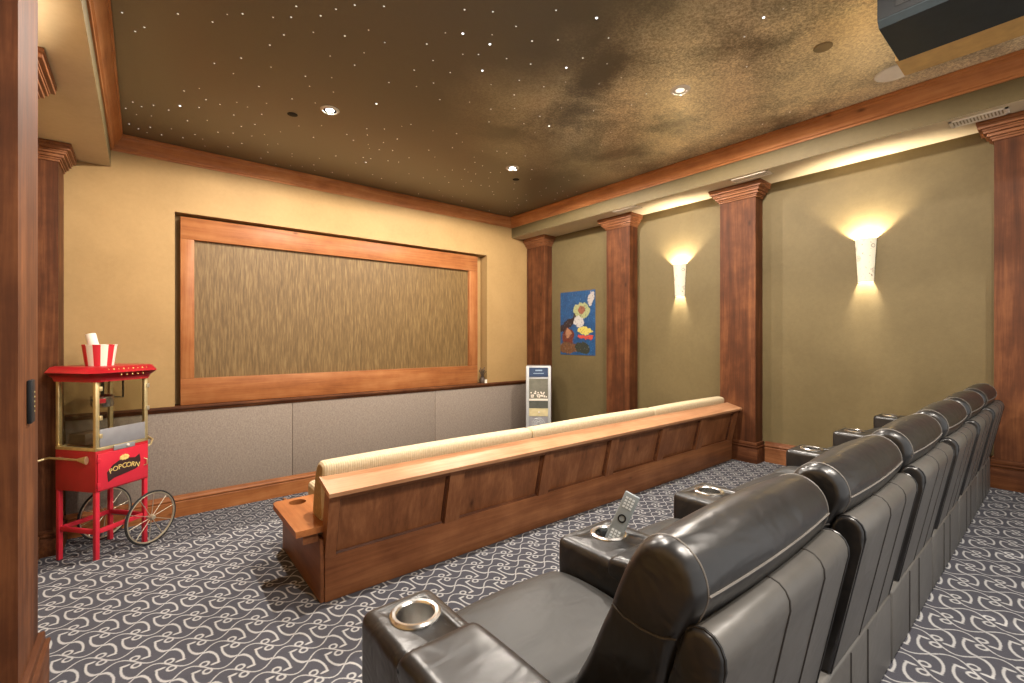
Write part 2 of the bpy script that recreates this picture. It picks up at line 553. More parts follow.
def text_into(bm, body, size, mat, mi=0, depth=0.002):
    cu = bpy.data.curves.new('lettering', 'FONT')
    cu.body = body; cu.size = size; cu.extrude = depth; cu.align_x = 'CENTER'; cu.align_y = 'CENTER'
    ob = bpy.data.objects.new('lettering', cu)
    COL.objects.link(ob)
    dg = bpy.context.evaluated_depsgraph_get()
    me = bpy.data.meshes.new_from_object(ob.evaluated_get(dg))
    n0 = len(bm.verts)
    bm.from_mesh(me)
    bm.verts.ensure_lookup_table()
    vs = bm.verts[n0:]
    bmesh.ops.transform(bm, matrix=mat, verts=vs)
    for v in vs:
        for f in v.link_faces: f.material_index = mi
    bpy.data.objects.remove(ob); bpy.data.curves.remove(cu); bpy.data.meshes.remove(me)

def lamp(name, kind, loc, energy, color, parent=None, **kw):
    l = bpy.data.lights.new(name, kind)
    l.energy = energy; l.color = color
    for k, v in kw.items(): setattr(l, k, v)
    o = bpy.data.objects.new(name, l)
    COL.objects.link(o)
    o.location = loc
    if parent: o.parent = parent
    return o

# ================================================================== THE ROOM
# floor in three carpeted levels
bm = bmesh.new()
box(bm, XL - 0.3, XR + 0.3, Y_STEP1 - 0.0, YW + 0.3, -0.2, 0.0)
box(bm, XL - 0.3, XR + 0.3, Y_STEP2, Y_STEP1, -0.2, ZM)
box(bm, XL - 0.3, XR + 0.3, YB, Y_STEP2, -0.2, ZU, mi=1)
structure(link('floor', bm, ['scroll_carpet', 'scroll_carpet_turned'], smooth=False), 'blue-grey carpet with pale scrolls, stepping down to the screen')

# ceiling and soffits
structure(link('ceiling', bx(XBL - 0.3, XBR + 0.3, YB, YW + 0.3, ZC, ZC + 0.2), 'starry', smooth=False), 'dark bronze starry ceiling, gold clouds with sconce glare painted in')
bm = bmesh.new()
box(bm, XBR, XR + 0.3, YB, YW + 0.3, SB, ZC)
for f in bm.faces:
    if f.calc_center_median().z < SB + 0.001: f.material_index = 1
structure(link('soffit_right', bm, ['olive_paint', 'sconce_lit_paint'], smooth=False), 'olive soffit along the right wall')
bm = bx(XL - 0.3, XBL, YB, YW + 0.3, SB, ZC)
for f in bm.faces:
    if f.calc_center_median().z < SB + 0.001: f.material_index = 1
structure(link('soffit_left', bm, ['olive_paint', 'sconce_lit_paint'], smooth=False), 'olive soffit along the left wall, sconce light painted on its underside')

# walls
structure(link('wall_right', bx(XR, XR + 0.3, YB, YW + 0.3, 0, SB), 'olive_paint', smooth=False), 'olive faux-painted right wall')
structure(link('wall_left', bx(XL - 0.3, XL, YB, YW + 0.3, 0, SB), 'tan_paint', smooth=False), 'tan left wall')
NX0, NX1, NZ0, NZ1, ND = 0.292, 4.616, 1.19, 3.424, 0.20
bm = bmesh.new()
box(bm, XL, NX0, YW, YW + 0.3, 0, ZC)
box(bm, NX1, XR, YW, YW + 0.3, 0, ZC)
box(bm, NX0, NX1, YW, YW + 0.3, NZ1, ZC)
box(bm, NX0, NX1, YW, YW + 0.3, 0, NZ0)
box(bm, NX0, NX1, YW + ND, YW + 0.3, NZ0, NZ1)
structure(link('wall_front', bm, 'tan_paint', smooth=False), 'tan screen wall with a wide recess')

# crown moulding: stepped profile (out from the wall, height)
CROWN = [(0.0, CR0), (0.012, CR0), (0.016, CR0 + 0.016), (0.03, CR0 + 0.022), (0.036, CR0 + 0.045), (0.058, CR0 + 0.085),
         (0.082, CR0 + 0.115), (0.088, CR0 + 0.135), (0.10, CR0 + 0.138), (0.10, ZC - 0.004), (0.0, ZC - 0.004)]
bm = bmesh.new()
extrude_poly(bm, [(YW - a, z) for a, z in CROWN], 0, XBL, XBR)
structure(link('trim_1', bm, 'crown_x', sharp=20), 'alder crown moulding over the screen wall')
bm = bmesh.new()
extrude_poly(bm, [(XBR - a, z) for a, z in CROWN], 1, YB, YW - 0.001)
structure(link('trim_2', bm, 'crown_y', sharp=20), 'alder crown moulding along the right soffit')
bm = bmesh.new()
extrude_poly(bm, [(XBL + a, z) for a, z in CROWN], 1, YB, YW - 0.001)
structure(link('trim_3', bm, 'crown_y', sharp=20), 'alder crown moulding along the left soffit')

# wainscot of fabric panels, ledge and baseboard below the screen
seams = [XL + 0.16, 1.511, 3.594, 5.50]
bm = bmesh.new()
for a, b in zip(seams, seams[1:]):
    box(bm, a + 0.002, b - 0.002, YW - 0.024, YW, 0.20, 1.185, bev=0.004, seg=2)
structure(link('wall_panel_front', bm, 'acoustic'), 'grey-beige fabric panels below the screen')
LEDGE = [(YW + ND - 0.001, 1.190), (YW + ND - 0.001, 1.235), (YW - 0.052, 1.235), (YW - 0.060, 1.226), (YW - 0.060, 1.212), (YW - 0.046, 1.204), (YW - 0.040, 1.190), (YW - 0.030, 1.172), (YW - 0.0005, 1.172), (YW - 0.0005, 1.190)]
bm = bmesh.new()
extrude_poly(bm, [p for p in LEDGE], 0, NX0 + 0.001, NX1 - 0.001)
for a, b in ((XL + 0.16, NX0 + 0.001), (NX1 - 0.001, 5.50)):
    extrude_poly(bm, [(min(y, YW - 0.0005), z) for y, z in LEDGE[:-2]] , 0, a, b)
structure(link('trim_4', bm, 'stained_x', sharp=20), 'dark wood ledge under the screen')
BASE = [(0.0, 0.0), (0.030, 0.0), (0.030, 0.165), (0.024, 0.172), (0.024, 0.180), (0.034, 0.186), (0.034, 0.196), (0.022, 0.210), (0.014, 0.236), (0.0, 0.238)]
def baseboard(bm, axis, wall, out, a, b, z0):
    extrude_poly(bm, [((wall + out * d), z0 + z) for d, z in BASE], axis, a, b)
bm = bmesh.new()
baseboard(bm, 0, YW - 0.0245, -1, XL + 0.16, 5.50, 0.0)
structure(link('baseboard_front', bm, 'honey_x', sharp=20), 'wood baseboard under the fabric panels')

# pilasters: shaft, capital, base
def pilaster(label, wall_x, out, y0, y1, z0, front, group, k0=0.0, base_levels=None):
    """out=-1: stands on the right wall and faces -x"""
    cy = (y0 + y1) / 2
    t = empty('wooden_pilaster', label, 'pilaster', (wall_x, cy, z0), 0, group)
    hy = (y1 - y0) / 2; d = abs(front - wall_x); H = SB - z0
    def bxl(bm, dd, ex, za, zb, bev=0.0):
        xa, xb = sorted((out * 0.004, out * (dd)))
        box(bm, xa, xb, max(-hy - ex, YB - cy), min(hy + ex, YW - 0.028 - cy), za, zb, bev)
    bm = bmesh.new(); bxl(bm, d, 0.0, 0, H - 0.12); link('shaft', bm, 'stained_z', t, smooth=False)
    bm = bmesh.new()
    for ex, za, zb in ((0.012, H - 0.165, H - 0.145), (0.022, H - 0.145, H - 0.128), (0.040, H - 0.128, H - 0.100), (0.058, H - 0.100, H - 0.078),
                       (0.066, H - 0.078, H - 0.064), (0.090, H - 0.064, H - 0.030), (0.098, H - 0.030, H - 0.002)):
        bxl(bm, d + ex, ex, za, zb, 0.004)
    link('capital', bm, 'alder_y', t)
    bm = bmesh.new()
    bxl(bm, d + 0.030, 0.030, 0, 0.165, 0.003); bxl(bm, d + 0.022, 0.022, 0.165, 0.182, 0.002)
    bxl(bm, d + 0.034, 0.034, 0.182, 0.198, 0.004); bxl(bm, d + 0.020, 0.020, 0.198, 0.238, 0.006)
    link('base', bm, 'stained_y', t)
    return t
XF = 5.50
pilaster('brown wooden pilaster in the corner behind the silver dispenser', XR, -1, 5.885, YW - 0.03, 0.0, XF, 'pilasters along the side walls')
pilaster('brown wooden pilaster between the poster and the farther sconce', XR, -1, 4.075, 4.50, 0.0, XF, 'pilasters along the side walls')
pilaster('brown wooden pilaster between the two sconces, at the bench end', XR, -1, 2.327, 2.743, ZM, XF, 'pilasters along the side walls')
pilaster('brown wooden pilaster at the right edge, behind the last recliner', XR, -1, 0.0, 0.429, ZU, XF, 'pilasters along the side walls')
pilaster('brown wooden pilaster in the left corner beside the popcorn cart', XL, 1, 5.95, YW - 0.03, 0.0, -0.600, 'pilasters along the side walls')
pilaster('brown wooden pilaster of which only the capital tip shows at upper left', XL, 1, 4.12, 4.50, 0.0, -0.565, 'pilasters along the side walls')
kp = pilaster('tall wooden pilaster at the left edge carrying the black keypad', XL, 1, 2.275, 2.66, ZM, -0.327, 'pilasters along the side walls')

bm = bmesh.new()
baseboard(bm, 1, XR, -1, 4.535, 5.85, 0.0)
baseboard(bm, 1, XR, -1, Y_STEP1 + 0.001, 4.04, 0.0)
baseboard(bm, 1, XR, -1, 2.78, Y_STEP1 - 0.001, ZM)
baseboard(bm, 1, XR, -1, Y_STEP2 + 0.001, 2.292, ZM)
baseboard(bm, 1, XR, -1, 0.465, Y_STEP2 - 0.001, ZU)
baseboard(bm, 1, XR, -1, YB, -0.035, ZU)
structure(link('baseboard_right', bm, 'alder_y', sharp=20), 'wood baseboard along the right wall')
bm = bmesh.new()
baseboard(bm, 1, XL, 1, 4.535, 5.91, 0.0)
baseboard(bm, 1, XL, 1, 2.70, Y_STEP1 - 0.001, ZM)
baseboard(bm, 1, XL, 1, Y_STEP2 + 0.001, 2.24, ZM)
baseboard(bm, 1, XL, 1, YB, Y_STEP2 - 0.001, ZU)
structure(link('baseboard_left', bm, 'alder_y', sharp=20), 'wood baseboard along the left wall')

# ================================================================== CEILING FITTINGS
CANS = [((1.374, 4.405), 'lit round downlight in the ceiling, left of the two in front of the screen', True),
        ((3.624, 4.461), 'lit round downlight in the ceiling corner over the dispenser', True),
        ((3.607, 2.15), 'white round downlight in the gold part of the ceiling', False),
        ((1.374, 2.15), 'round downlight in the ceiling above the bench', False),
        ((1.374, -0.25), 'round downlight in the ceiling above the nearest recliners', False),
        ((2.50, -0.60), 'round downlight in the ceiling behind the row of recliners', False)]
for (x, y), lab, cool in CANS:
    t = empty('ceiling_downlight', lab, 'ceiling light', (x, y, ZC), 0, 'recessed downlights')
    bm = bmesh.new()
    lathe(bm, [(0.060, -0.002), (0.062, -0.012), (0.078, -0.010), (0.084, -0.001), (0.084, 0.0)], 32)
    link('trim_ring', bm, 'white_trim', t)
    bm = bmesh.new()
    lathe(bm, [(0.036, -0.0035), (0.060, -0.006), (0.060, -0.001), (0.036, -0.001)], 32)
    link('baffle', bm, 'black_void' if cool else 'white_trim', t)
    bm = bmesh.new()
    lathe(bm, [(0.0, -0.005), (0.0355, -0.005), (0.0355, -0.001), (0.0, -0.001)], 32)
    link('lens', bm, 'lamp_cool' if cool else 'lamp_warm', t)
    lamp('downlight_beam', 'SPOT', (0, 0, -0.02), CAN_W, (1.0, 0.90, 0.79), t, spot_size=math.radians(178), spot_blend=0.15, shadow_soft_size=0.05)
for (x, y), lab in (((1.123, 4.719), 'small black round hole in the ceiling left of the left downlight'), ((3.923, 4.754), 'small black round hole in the ceiling corner below the corner downlight')):
    bm = bmesh.new()
    lathe(bm, [(0.0, -0.004), (0.040, -0.004), (0.046, -0.002), (0.046, 0.0), (0.0, 0.0)], 24)
    tag(link('ceiling_port', bm, 'black_void', loc=(x, y, ZC)), lab, 'ceiling port', 'black ceiling ports')
bm = bmesh.new()
lathe(bm, [(0.0, -0.010), (0.055, -0.010), (0.060, -0.006), (0.060, 0.0), (0.0, 0.0)], 28)
tag(link('ceiling_cover_disc', bm, 'plate_gold', loc=(3.891, 1.171, ZC)), 'flat round gold-painted cover disc on the ceiling left of the projector', 'ceiling cover')
t = empty('ceiling_speaker', 'round white speaker grille in the ceiling beside the projector box', 'speaker', (4.72, 0.92, ZC))
bm = bmesh.new(); lathe(bm, [(0.118, 0.0), (0.128, -0.006), (0.135, -0.003), (0.135, 0.0)], 40); link('rim', bm, 'white_trim', t)
bm = bmesh.new(); lathe(bm, [(0.0, -0.005), (0.118, -0.003), (0.118, 0.0), (0.0, 0.0)], 40); link('grille', bm, 'white_paper', t)

# projector box hung below the ceiling
t = empty('projector', 'dark grey projector box with vent grille hanging from ceiling at upper right', 'projector', (3.72, 0.0, ZC))
PX0, PX1, PX2 = -0.52, -0.02, 0.24
PZ = -0.40
bm = bmesh.new()
extrude_poly(bm, [(PX0, 0.0), (PX0, PZ + 0.03), (PX0 + 0.03, PZ), (PX1, PZ), (PX1, 0.0)], 1, -0.9, 0.70)
link('body', bm, 'projector_grey', t, smooth=False)
bm = bmesh.new(); box(bm, PX1, PX2, -0.9, 0.72, PZ + 0.01, 0.0); link('mounting_board', bm, 'tan_board', t, smooth=False)
bm = bmesh.new()
box(bm, PX0 - 0.003, PX0 - 0.0005, -0.9, 0.70, PZ + 0.035, -0.002)
link('side_panel', bm, 'dark_plastic', t, smooth=False)
bm = bmesh.new()
box(bm, PX0 - 0.006, PX0 - 0.0032, 0.02, 0.62, PZ + 0.07, -0.06)
vg = link('vent_grille', bm, 'black_void', t, smooth=False)
bm = bmesh.new()
for i in range(18):
    yy = 0.04 + i * 0.031
    box(bm, PX0 - 0.010, PX0 - 0.003, yy, yy + 0.012, PZ + 0.08, -0.07)
link('louvres', bm, 'dark_plastic', vg, smooth=False)

# soffit air vents
for (x, y, ln), lab in (((5.30, 0.50, 0.34), 'long white slotted air vent in the soffit over the last recliner'),
                        ((5.27, 2.28, 0.40), 'white slotted air vent in the soffit over the bench end pilaster'),
                        ((5.27, 3.95, 0.40), 'white slotted air vent in the soffit over the pilaster by the poster')):
    t = empty('air_vent', lab, 'air vent', (x, y, SB), 0, 'soffit air vents')
    bm = bmesh.new()
    w = 0.075
    box(bm, -w, -w + 0.018, -ln / 2, ln / 2, -0.010, 0.0); box(bm, w - 0.018, w, -ln / 2, ln / 2, -0.010, 0.0)
    box(bm, -w, w, -ln / 2, -ln / 2 + 0.02, -0.010, 0.0); box(bm, -w, w, ln / 2 - 0.02, ln / 2, -0.010, 0.0)
    link('frame', bm, 'white_trim', t, smooth=False)
    bm = bmesh.new(); box(bm, -w + 0.018, w - 0.018, -ln / 2 + 0.02, ln / 2 - 0.02, -0.003, 0.0); link('backing', bm, 'plate_gold', t, smooth=False)
    bm = bmesh.new()
    n = int(ln / 0.022)
    for i in range(n):
        yy = -ln / 2 + 0.02 + i * (ln - 0.04) / n
        box(bm, -w + 0.018, w - 0.018, yy, yy + 0.010, -0.008, -0.003)
    link('slats', bm, 'white_trim', t, smooth=False)

# fibre-optic stars
STAR_PX = []
def tile(x0, y0, s, pts, big=()):
    for i, p in enumerate(pts): STAR_PX.append((x0 + p[0] / s, y0 + p[1] / s, 2 if p in big else (0 if len(p) > 2 else 1)))
tile(110, 0, 6.827, [(82, 86), (463, 94), (700, 150), (905, 94), (800, 98, 0), (235, 186), (172, 214), (712, 432), (895, 396), (842, 502, 0), (1018, 590), (505, 620), (655, 680), (610, 603, 0)])
tile(110, 80, 6.827, [(155, 150), (107, 193), (216, 181), (297, 172), (181, 236, 0), (282, 245, 0), (131, 300), (194, 333), (274, 322), (253, 359, 0), (92, 343), (400, 205), (478, 177), (608, 187), (750, 166), (865, 152, 0), (938, 184, 0), (845, 238), (529, 278), (663, 275, 0), (418, 333, 0), (352, 374), (498, 394), (580, 372), (632, 403, 0), (648, 450, 0), (737, 356), (840, 362), (896, 316), (989, 303), (900, 432), (805, 455), (752, 510, 0), (968, 382, 0)], ((478, 177),))
tile(250, 0, 6.827, [(316, 43), (281, 117), (157, 118, 0), (482, 107), (586, 62), (715, 34), (914, 43), (231, 238), (432, 220, 0), (647, 245), (809, 205, 0), (920, 290), (135, 307), (547, 382, 0), (779, 360, 0), (714, 444), (143, 458, 0), (378, 520), (558, 530, 0), (60, 590), (407, 588, 0), (570, 628, 0), (948, 563)])
tile(250, 90, 6.827, [(287, 60), (113, 90, 0), (80, 165), (33, 235), (445, 88, 0), (863, 94), (334, 245, 0), (488, 243, 0), (207, 285, 0), (99, 303, 0), (433, 322), (661, 303), (797, 264), (801, 307), (918, 266), (1006, 335), (706, 342), (911, 358), (120, 373, 0), (190, 368, 0), (882, 407), (974, 412), (122, 424), (75, 465), (287, 435, 0), (287, 455, 0), (586, 450), (474, 466, 0), (772, 460), (824, 468), (791, 494), (723, 498, 0), (942, 483), (1015, 492, 0), (177, 506, 0), (277, 517, 0), (357, 523, 0), (435, 511), (442, 547, 0), (562, 562), (670, 580, 0), (837, 577), (898, 603), (994, 634, 0), (807, 372, 0), (815, 398, 0)], ((863, 94), (791, 494)))
tile(390, 0, 6.827, [(509, 66), (702, 80), (497, 229), (860, 180), (968, 280), (378, 224, 0), (697, 237, 0), (682, 302), (251, 300), (604, 372), (497, 370, 0), (796, 400), (960, 437), (294, 413), (165, 478), (411, 495), (630, 482), (297, 566), (181, 590, 0), (882, 548), (848, 648), (690, 577, 0), (340, 680)], ((497, 229), (682, 302), (630, 482)))
tile(390, 90, 5.253, [(418, 63, 0), (652, 25), (654, 97), (530, 100), (520, 167), (703, 177), (762, 222, 0), (785, 138), (110, 180), (62, 190, 0), (226, 214, 0), (350, 229), (380, 273, 0), (38, 256), (328, 303), (204, 316), (236, 352, 0), (14, 318), (486, 320, 0), (562, 321), (612, 331), (442, 352, 0), (446, 380), (486, 398), (710, 346), (744, 417), (738, 468, 0), (45, 378), (100, 356), (100, 440, 0), (248, 420, 0), (328, 420), (392, 416), (450, 440), (410, 430, 0), (528, 433), (580, 433, 0), (518, 462, 0), (175, 461), (288, 455, 0), (376, 470, 0), (385, 505), (426, 478), (309, 485), (208, 490, 0), (478, 500), (522, 504), (539, 534), (545, 548), (567, 483, 0), (258, 527, 0), (150, 545), (277, 556, 0), (329, 560, 0), (402, 547, 0), (377, 582), (485, 612, 0), (522, 633), (655, 490, 0), (650, 520), (714, 550, 0), (718, 581), (670, 568), (656, 585, 0), (676, 604), (668, 620, 0), (612, 583, 0), (628, 640, 0), (32, 487, 0), (655, 645, 0)])
tile(530, 0, 6.024, [(157, 62), (401, 108), (13, 247), (168, 240), (473, 229), (318, 349), (464, 384, 0), (219, 408), (550, 468, 0), (214, 494, 0), (83, 522), (416, 505, 0), (700, 565), (190, 650, 0), (612, 632)], ((401, 108), (219, 408)))
tile(530, 100, 6.024, [(61, 98), (115, 157), (382, 65), (310, 175, 0), (30, 195, 0), (487, 195, 0), (530, 240, 0), (430, 270, 0), (12, 418), (97, 412, 0), (405, 405, 0), (325, 455), (203, 465, 0), (570, 400), (610, 375, 0), (234, 483, 0), (185, 523, 0), (97, 530), (198, 548), (60, 552, 0), (165, 560), (68, 575, 0), (226, 578, 0), (150, 598), (282, 552, 0), (670, 375, 0)], ((115, 157),))
tile(690, 0, 4.553, [(335, 80), (248, 167), (258, 304), (277, 355, 0), (290, 465, 0), (455, 510), (330, 565), (145, 615), (425, 40, 0)], ((335, 80),))
_s, _c = math.sin(math.radians(50.97)), math.cos(math.radians(50.97))
star_me = []
for r, mname in ((0.0050, 'star_faint'), (0.0062, 'star_glow'), (0.0095, 'star_bright')):
    bm = bmesh.new()
    lathe(bm, [(0.0, -0.6 * r), (0.7 * r, -0.4 * r), (r, 0.0), (0.0, 0.0)], 8)
    tmp = link('star_light', bm, mname)
    star_me.append(tmp.data)
    bpy.data.objects.remove(tmp)
for (u, v, k) in STAR_PX:
    r = (u - 512) / 457.25; q = -(v - 338.3) / 457.25
    dx, dy = r * _s + _c, -r * _c + _s
    tt = (ZC - CAM_Z) / q
    x, y = dx * tt, dy * tt
    if not (XBL + 0.11 < x < XBR - 0.11 and y < YW - 0.11): continue
    o = bpy.data.objects.new('star_light', star_me[k])
    COL.objects.link(o); o.location = (x, y, ZC)
    tag(o, 'tiny white point of star light set in the dark starry ceiling', 'star light', 'fibre optic stars in the ceiling')

# ================================================================== SCREEN IN ITS RECESS
t = empty('framed_screen', 'wide wood-framed brown fabric screen in the recess of the tan wall', 'screen', (2.44, YW + ND, 1.235))
ox = 2.44
FX0, FX1, FZ0, FZ1 = 0.345 - ox, 4.44 - ox, 0.001, 3.388 - 1.235
IX0, IX1, IZ0, IZ1 = 0.475 - ox, 4.277 - ox, 1.538 - 1.235, 3.135 - 1.235
FD = (-0.17, -0.001)
for a, b in ((IZ1, FZ1), (FZ0, IZ0)):
    link('frame_rail', bx(FX0, FX1, *FD, a, b, 0.005), 'honey_x', t)
for a, b in ((FX0, IX0), (IX1, FX1)):
    link('frame_stile', bx(a, b, FD[0], FD[1], IZ0, IZ1, 0.003), 'honey_z', t)
bm = bmesh.new(); box(bm, IX0, IX1, -0.115, -0.001, IZ0, IZ1); link('fabric_panel', bm, 'grasscloth', t, smooth=False)

# ornament and candle on the ledge
t = empty('twig_vase', 'small dark vase of twigs at the right end of the screen ledge', 'vase', (4.545, YW + 0.035, 1.2352))
bm = bmesh.new(); lathe(bm, [(0.0, 0.0), (0.045, 0.0), (0.055, 0.04), (0.042, 0.085), (0.026, 0.10), (0.030, 0.112), (0.022, 0.112), (0.0, 0.10)], 20); link('vase', bm, 'dark_bronze', t)
bm = bmesh.new()
for i in range(11):
    a = i * 2.4; k = 0.03 + 0.045 * random.random(); h = 0.20 + 0.07 * random.random()
    tube(bm, [(0.008 * math.cos(a), 0.008 * math.sin(a), 0.10), (k * 0.5 * math.cos(a), k * 0.5 * math.sin(a), h * 0.8), (k * math.cos(a), k * math.sin(a), h)], [0.004, 0.004, 0.007], 6)
link('twigs', bm, 'dark_bronze', t)
bm = bmesh.new(); lathe(bm, [(0.0, 0.0), (0.022, 0.0), (0.022, 0.055), (0.018, 0.058), (0.0, 0.052)], 18)
tag(link('votive_candle', bm, 'white_paper', loc=(4.575, YW - 0.022, 1.2352)), 'small white candle beside the dark twig vase on the ledge', 'candle')

# ================================================================== SCONCES, POSTER, KEYPAD
def sconce(y, wall, out, label, group='art glass wall sconces'):
    t = empty('wall_sconce', label, 'sconce', (wall, y, 2.785), 0, group)
    sgn = -out                                     # local +x points into the room for out=+1
    bm = bmesh.new()
    seg = 20; H = 0.215
    rows = 8
    ring = []
    for j in range(rows + 1):
        z = -H + 2 * H * j / rows
        r = 0.066 + 0.022 * (j / rows) ** 1.2
        ring.append([(out * r * math.cos(a), r * math.sin(a), z) for a in [(-PI / 2 + PI * k / seg) for k in range(seg + 1)]])
    V = [[bm.verts.new(p) for p in r] for r in ring]
    for j in range(rows):
        for k in range(seg):
            bm.faces.new((V[j][k], V[j][k + 1], V[j + 1][k + 1], V[j + 1][k]))
    bmesh.ops.recalc_face_normals(bm, faces=bm.faces); bm.normal_update()
    bmesh.ops.solidify(bm, geom=list(bm.faces), thickness=0.005)
    link('shade', bm, 'sconce_glass', t)
    bm = bmesh.new(); xa, xb = sorted((0.0005 * out, 0.008 * out)); box(bm, xa, xb, -0.045, 0.045, -0.10, 0.10, 0.003); link('back_plate', bm, 'brass', t)
    bm = bmesh.new()
    lathe(bm, [(0.0, 0.045), (0.010, 0.040), (0.016, 0.02), (0.014, -0.005), (0.009, -0.03), (0.009, -0.05), (0.0, -0.05)], 14, Matrix.Translation((out * 0.045, 0, 0.05)))
    link('bulb', bm, 'lamp_warm', t)
    lamp('sconce_bulb', 'POINT', (out * 0.068, 0, 0.165), SCONCE_W, (1.0, 0.84, 0.63), t, shadow_soft_size=0.010)
    lamp('sconce_lower_bulb', 'POINT', (out * 0.045, 0, -0.07), SCONCE_W * 0.8, (1.0, 0.87, 0.69), t, shadow_soft_size=0.018)
    return t
sconce(3.389, XR, -1, 'glowing mosaic wall sconce farther away, left of the bench end pilaster')
sconce(1.338, XR, -1, 'glowing mosaic wall sconce nearer the camera, above the farther recliners')
sconce(3.39, XL, 1, 'glowing mosaic wall sconce on the left wall behind the pilaster')

t = tag(link('movie_poster', bx(-0.006, -0.0005, -0.392, 0.392, -0.535, 0.535), 'poster_print', smooth=False, loc=(XR, 5.275, 2.255)),
        'unframed blue poster with yellow and red shapes on the olive wall', 'poster')

t = empty('wall_keypad', 'narrow black keypad on the pilaster at the left edge', 'keypad', (-0.327, 2.455, 1.765))
bm = bx(0.0005, 0.014, -0.036, 0.036, -0.080, 0.080, bev=0.004); link('housing', bm, 'dark_plastic', t)
for i, z in enumerate((0.03, 0.012, -0.006, -0.024, -0.042)):
    bm = bx(0.014, 0.0155, 0.016, 0.022, z, z + 0.006); link('button', bm, 'led_yellow', t, smooth=False)

# ================================================================== BENCH
BX0, BX1 = 0.777, 5.455
t = empty('upholstered_bench', 'long panelled wooden bench with cream cushions between screen and recliners', 'bench', (0, 0, ZM))
bench = t
def Z(z): return z - ZM
# body under the seat and plinth
bm = bmesh.new(); box(bm, BX0, BX1, 2.575, 3.45, 0.001, Z(0.80), 0.003); link('plinth', bm, 'alder_x', t)
# leaning back: frame stiles and rails with recessed panels
def lean(z): return 2.575 - 0.085 * (z - 0.80) / 0.38
def slab(bm, x0, x1, z0, z1, dep, off=0.0):
    y0, y1 = lean(z0) + off, lean(z1) + off
    extrude_poly(bm, [(y0, Z(z0)), (y1, Z(z1)), (y1 + dep, Z(z1)), (y0 + dep, Z(z0))], 0, x0, x1)
bm = bmesh.new(); slab(bm, BX0, BX1, 0.80, 1.175, 0.050, 0.034)
link('back_panel', bm, 'alder_z', t, smooth=False)
st = [(BX0, 0.835), (1.525, 1.635), (2.345, 2.445), (3.13, 3.235), (3.90, 4.005), (4.62, 4.74), (5.36, BX1)]
for a, b in st:
    bm = bmesh.new(); slab(bm, a, b, 0.80, 1.172, 0.0335); bevel_all(bm, 0.003, 1); link('stile', bm, 'alder_z', t)
bm = bmesh.new()
for (a0, a1), (b0, b1) in zip(st, st[1:]):
    slab(bm, a1 + 0.0005, b0 - 0.0005, 1.13, 1.172, 0.0335)
link('top_rail', bm, 'alder_x', t, smooth=False)
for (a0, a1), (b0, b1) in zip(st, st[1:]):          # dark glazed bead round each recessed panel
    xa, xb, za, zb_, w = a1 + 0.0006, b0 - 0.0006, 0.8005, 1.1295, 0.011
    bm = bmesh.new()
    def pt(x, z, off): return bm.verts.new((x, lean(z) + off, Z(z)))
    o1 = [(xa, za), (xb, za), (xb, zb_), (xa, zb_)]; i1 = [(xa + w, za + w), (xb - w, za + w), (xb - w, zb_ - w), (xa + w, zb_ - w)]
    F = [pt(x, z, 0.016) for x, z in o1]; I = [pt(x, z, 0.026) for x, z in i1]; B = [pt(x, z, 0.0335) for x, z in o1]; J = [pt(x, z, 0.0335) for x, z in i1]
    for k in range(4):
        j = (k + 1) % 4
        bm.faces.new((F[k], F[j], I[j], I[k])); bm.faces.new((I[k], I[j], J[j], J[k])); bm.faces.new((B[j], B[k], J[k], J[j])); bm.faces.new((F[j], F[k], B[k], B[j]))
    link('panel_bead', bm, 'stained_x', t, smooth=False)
bm = bmesh.new()
extrude_poly(bm, [(2.465, Z(1.160)), (2.462, Z(1.182)), (2.470, Z(1.186)), (2.640, Z(1.232)), (2.640, Z(1.205)), (2.500, Z(1.166))], 0, BX0 - 0.012, BX1 + 0.01)
link('cap_rail', bm, 'cap_x', t, sharp=25)
# end panel, arm shelf with cup hole
bm = bmesh.new(); box(bm, BX0 - 0.022, BX0 - 0.0005, 2.585, 3.44, 0.001, Z(0.90), 0.003); link('end_panel', bm, 'alder_y', t)
bm = bmesh.new()
ang = [2 * PI * k / 24 for k in range(24)]
zt, zb = Z(0.972), Z(0.938)
hx, hy, hr = 0.762, 3.08, 0.050
outer = [(0.635, 2.60), (0.635, 3.14), (0.655, 3.17), (0.86, 3.17), (0.93, 3.17), (0.93, 2.80), (0.93, 2.64), (0.80, 2.60)]
def ray_hit(a):
    d = Vector((math.cos(a), math.sin(a))); best = 9
    for i in range(len(outer)):
        p, q = Vector(outer[i]), Vector(outer[(i + 1) % len(outer)])
        e = q - p; den = d.x * e.y - d.y * e.x
        if abs(den) < 1e-9: continue
        w = p - Vector((hx, hy))
        s_ = (w.x * e.y - w.y * e.x) / den; u_ = (w.x * d.y - w.y * d.x) / den
        if s_ > 0 and -1e-6 <= u_ <= 1 + 1e-6: best = min(best, s_)
    return Vector((hx, hy)) + d * best
AN = sorted(set(ang + [math.atan2(p[1] - hy, p[0] - hx) % (2 * PI) for p in outer]))
top_o, top_i, bot_o, bot_i = [], [], [], []
for a in AN:
    o_ = ray_hit(a); i_ = Vector((hx + hr * math.cos(a), hy + hr * math.sin(a)))
    top_o.append(bm.verts.new((o_.x, o_.y, zt))); bot_o.append(bm.verts.new((o_.x, o_.y, zb)))
    top_i.append(bm.verts.new((i_.x, i_.y, zt))); bot_i.append(bm.verts.new((i_.x, i_.y, zb)))
n = len(AN)
for k in range(n):
    j = (k + 1) % n
    bm.faces.new((top_i[k], top_o[k], top_o[j], top_i[j])); bm.faces.new((bot_i[j], bot_o[j], bot_o[k], bot_i[k]))
    bm.faces.new((top_o[k], bot_o[k], bot_o[j], top_o[j])); bm.faces.new((top_i[j], bot_i[j], bot_i[k], top_i[k]))
sh = link('arm_shelf', bm, 'honey_y', t)
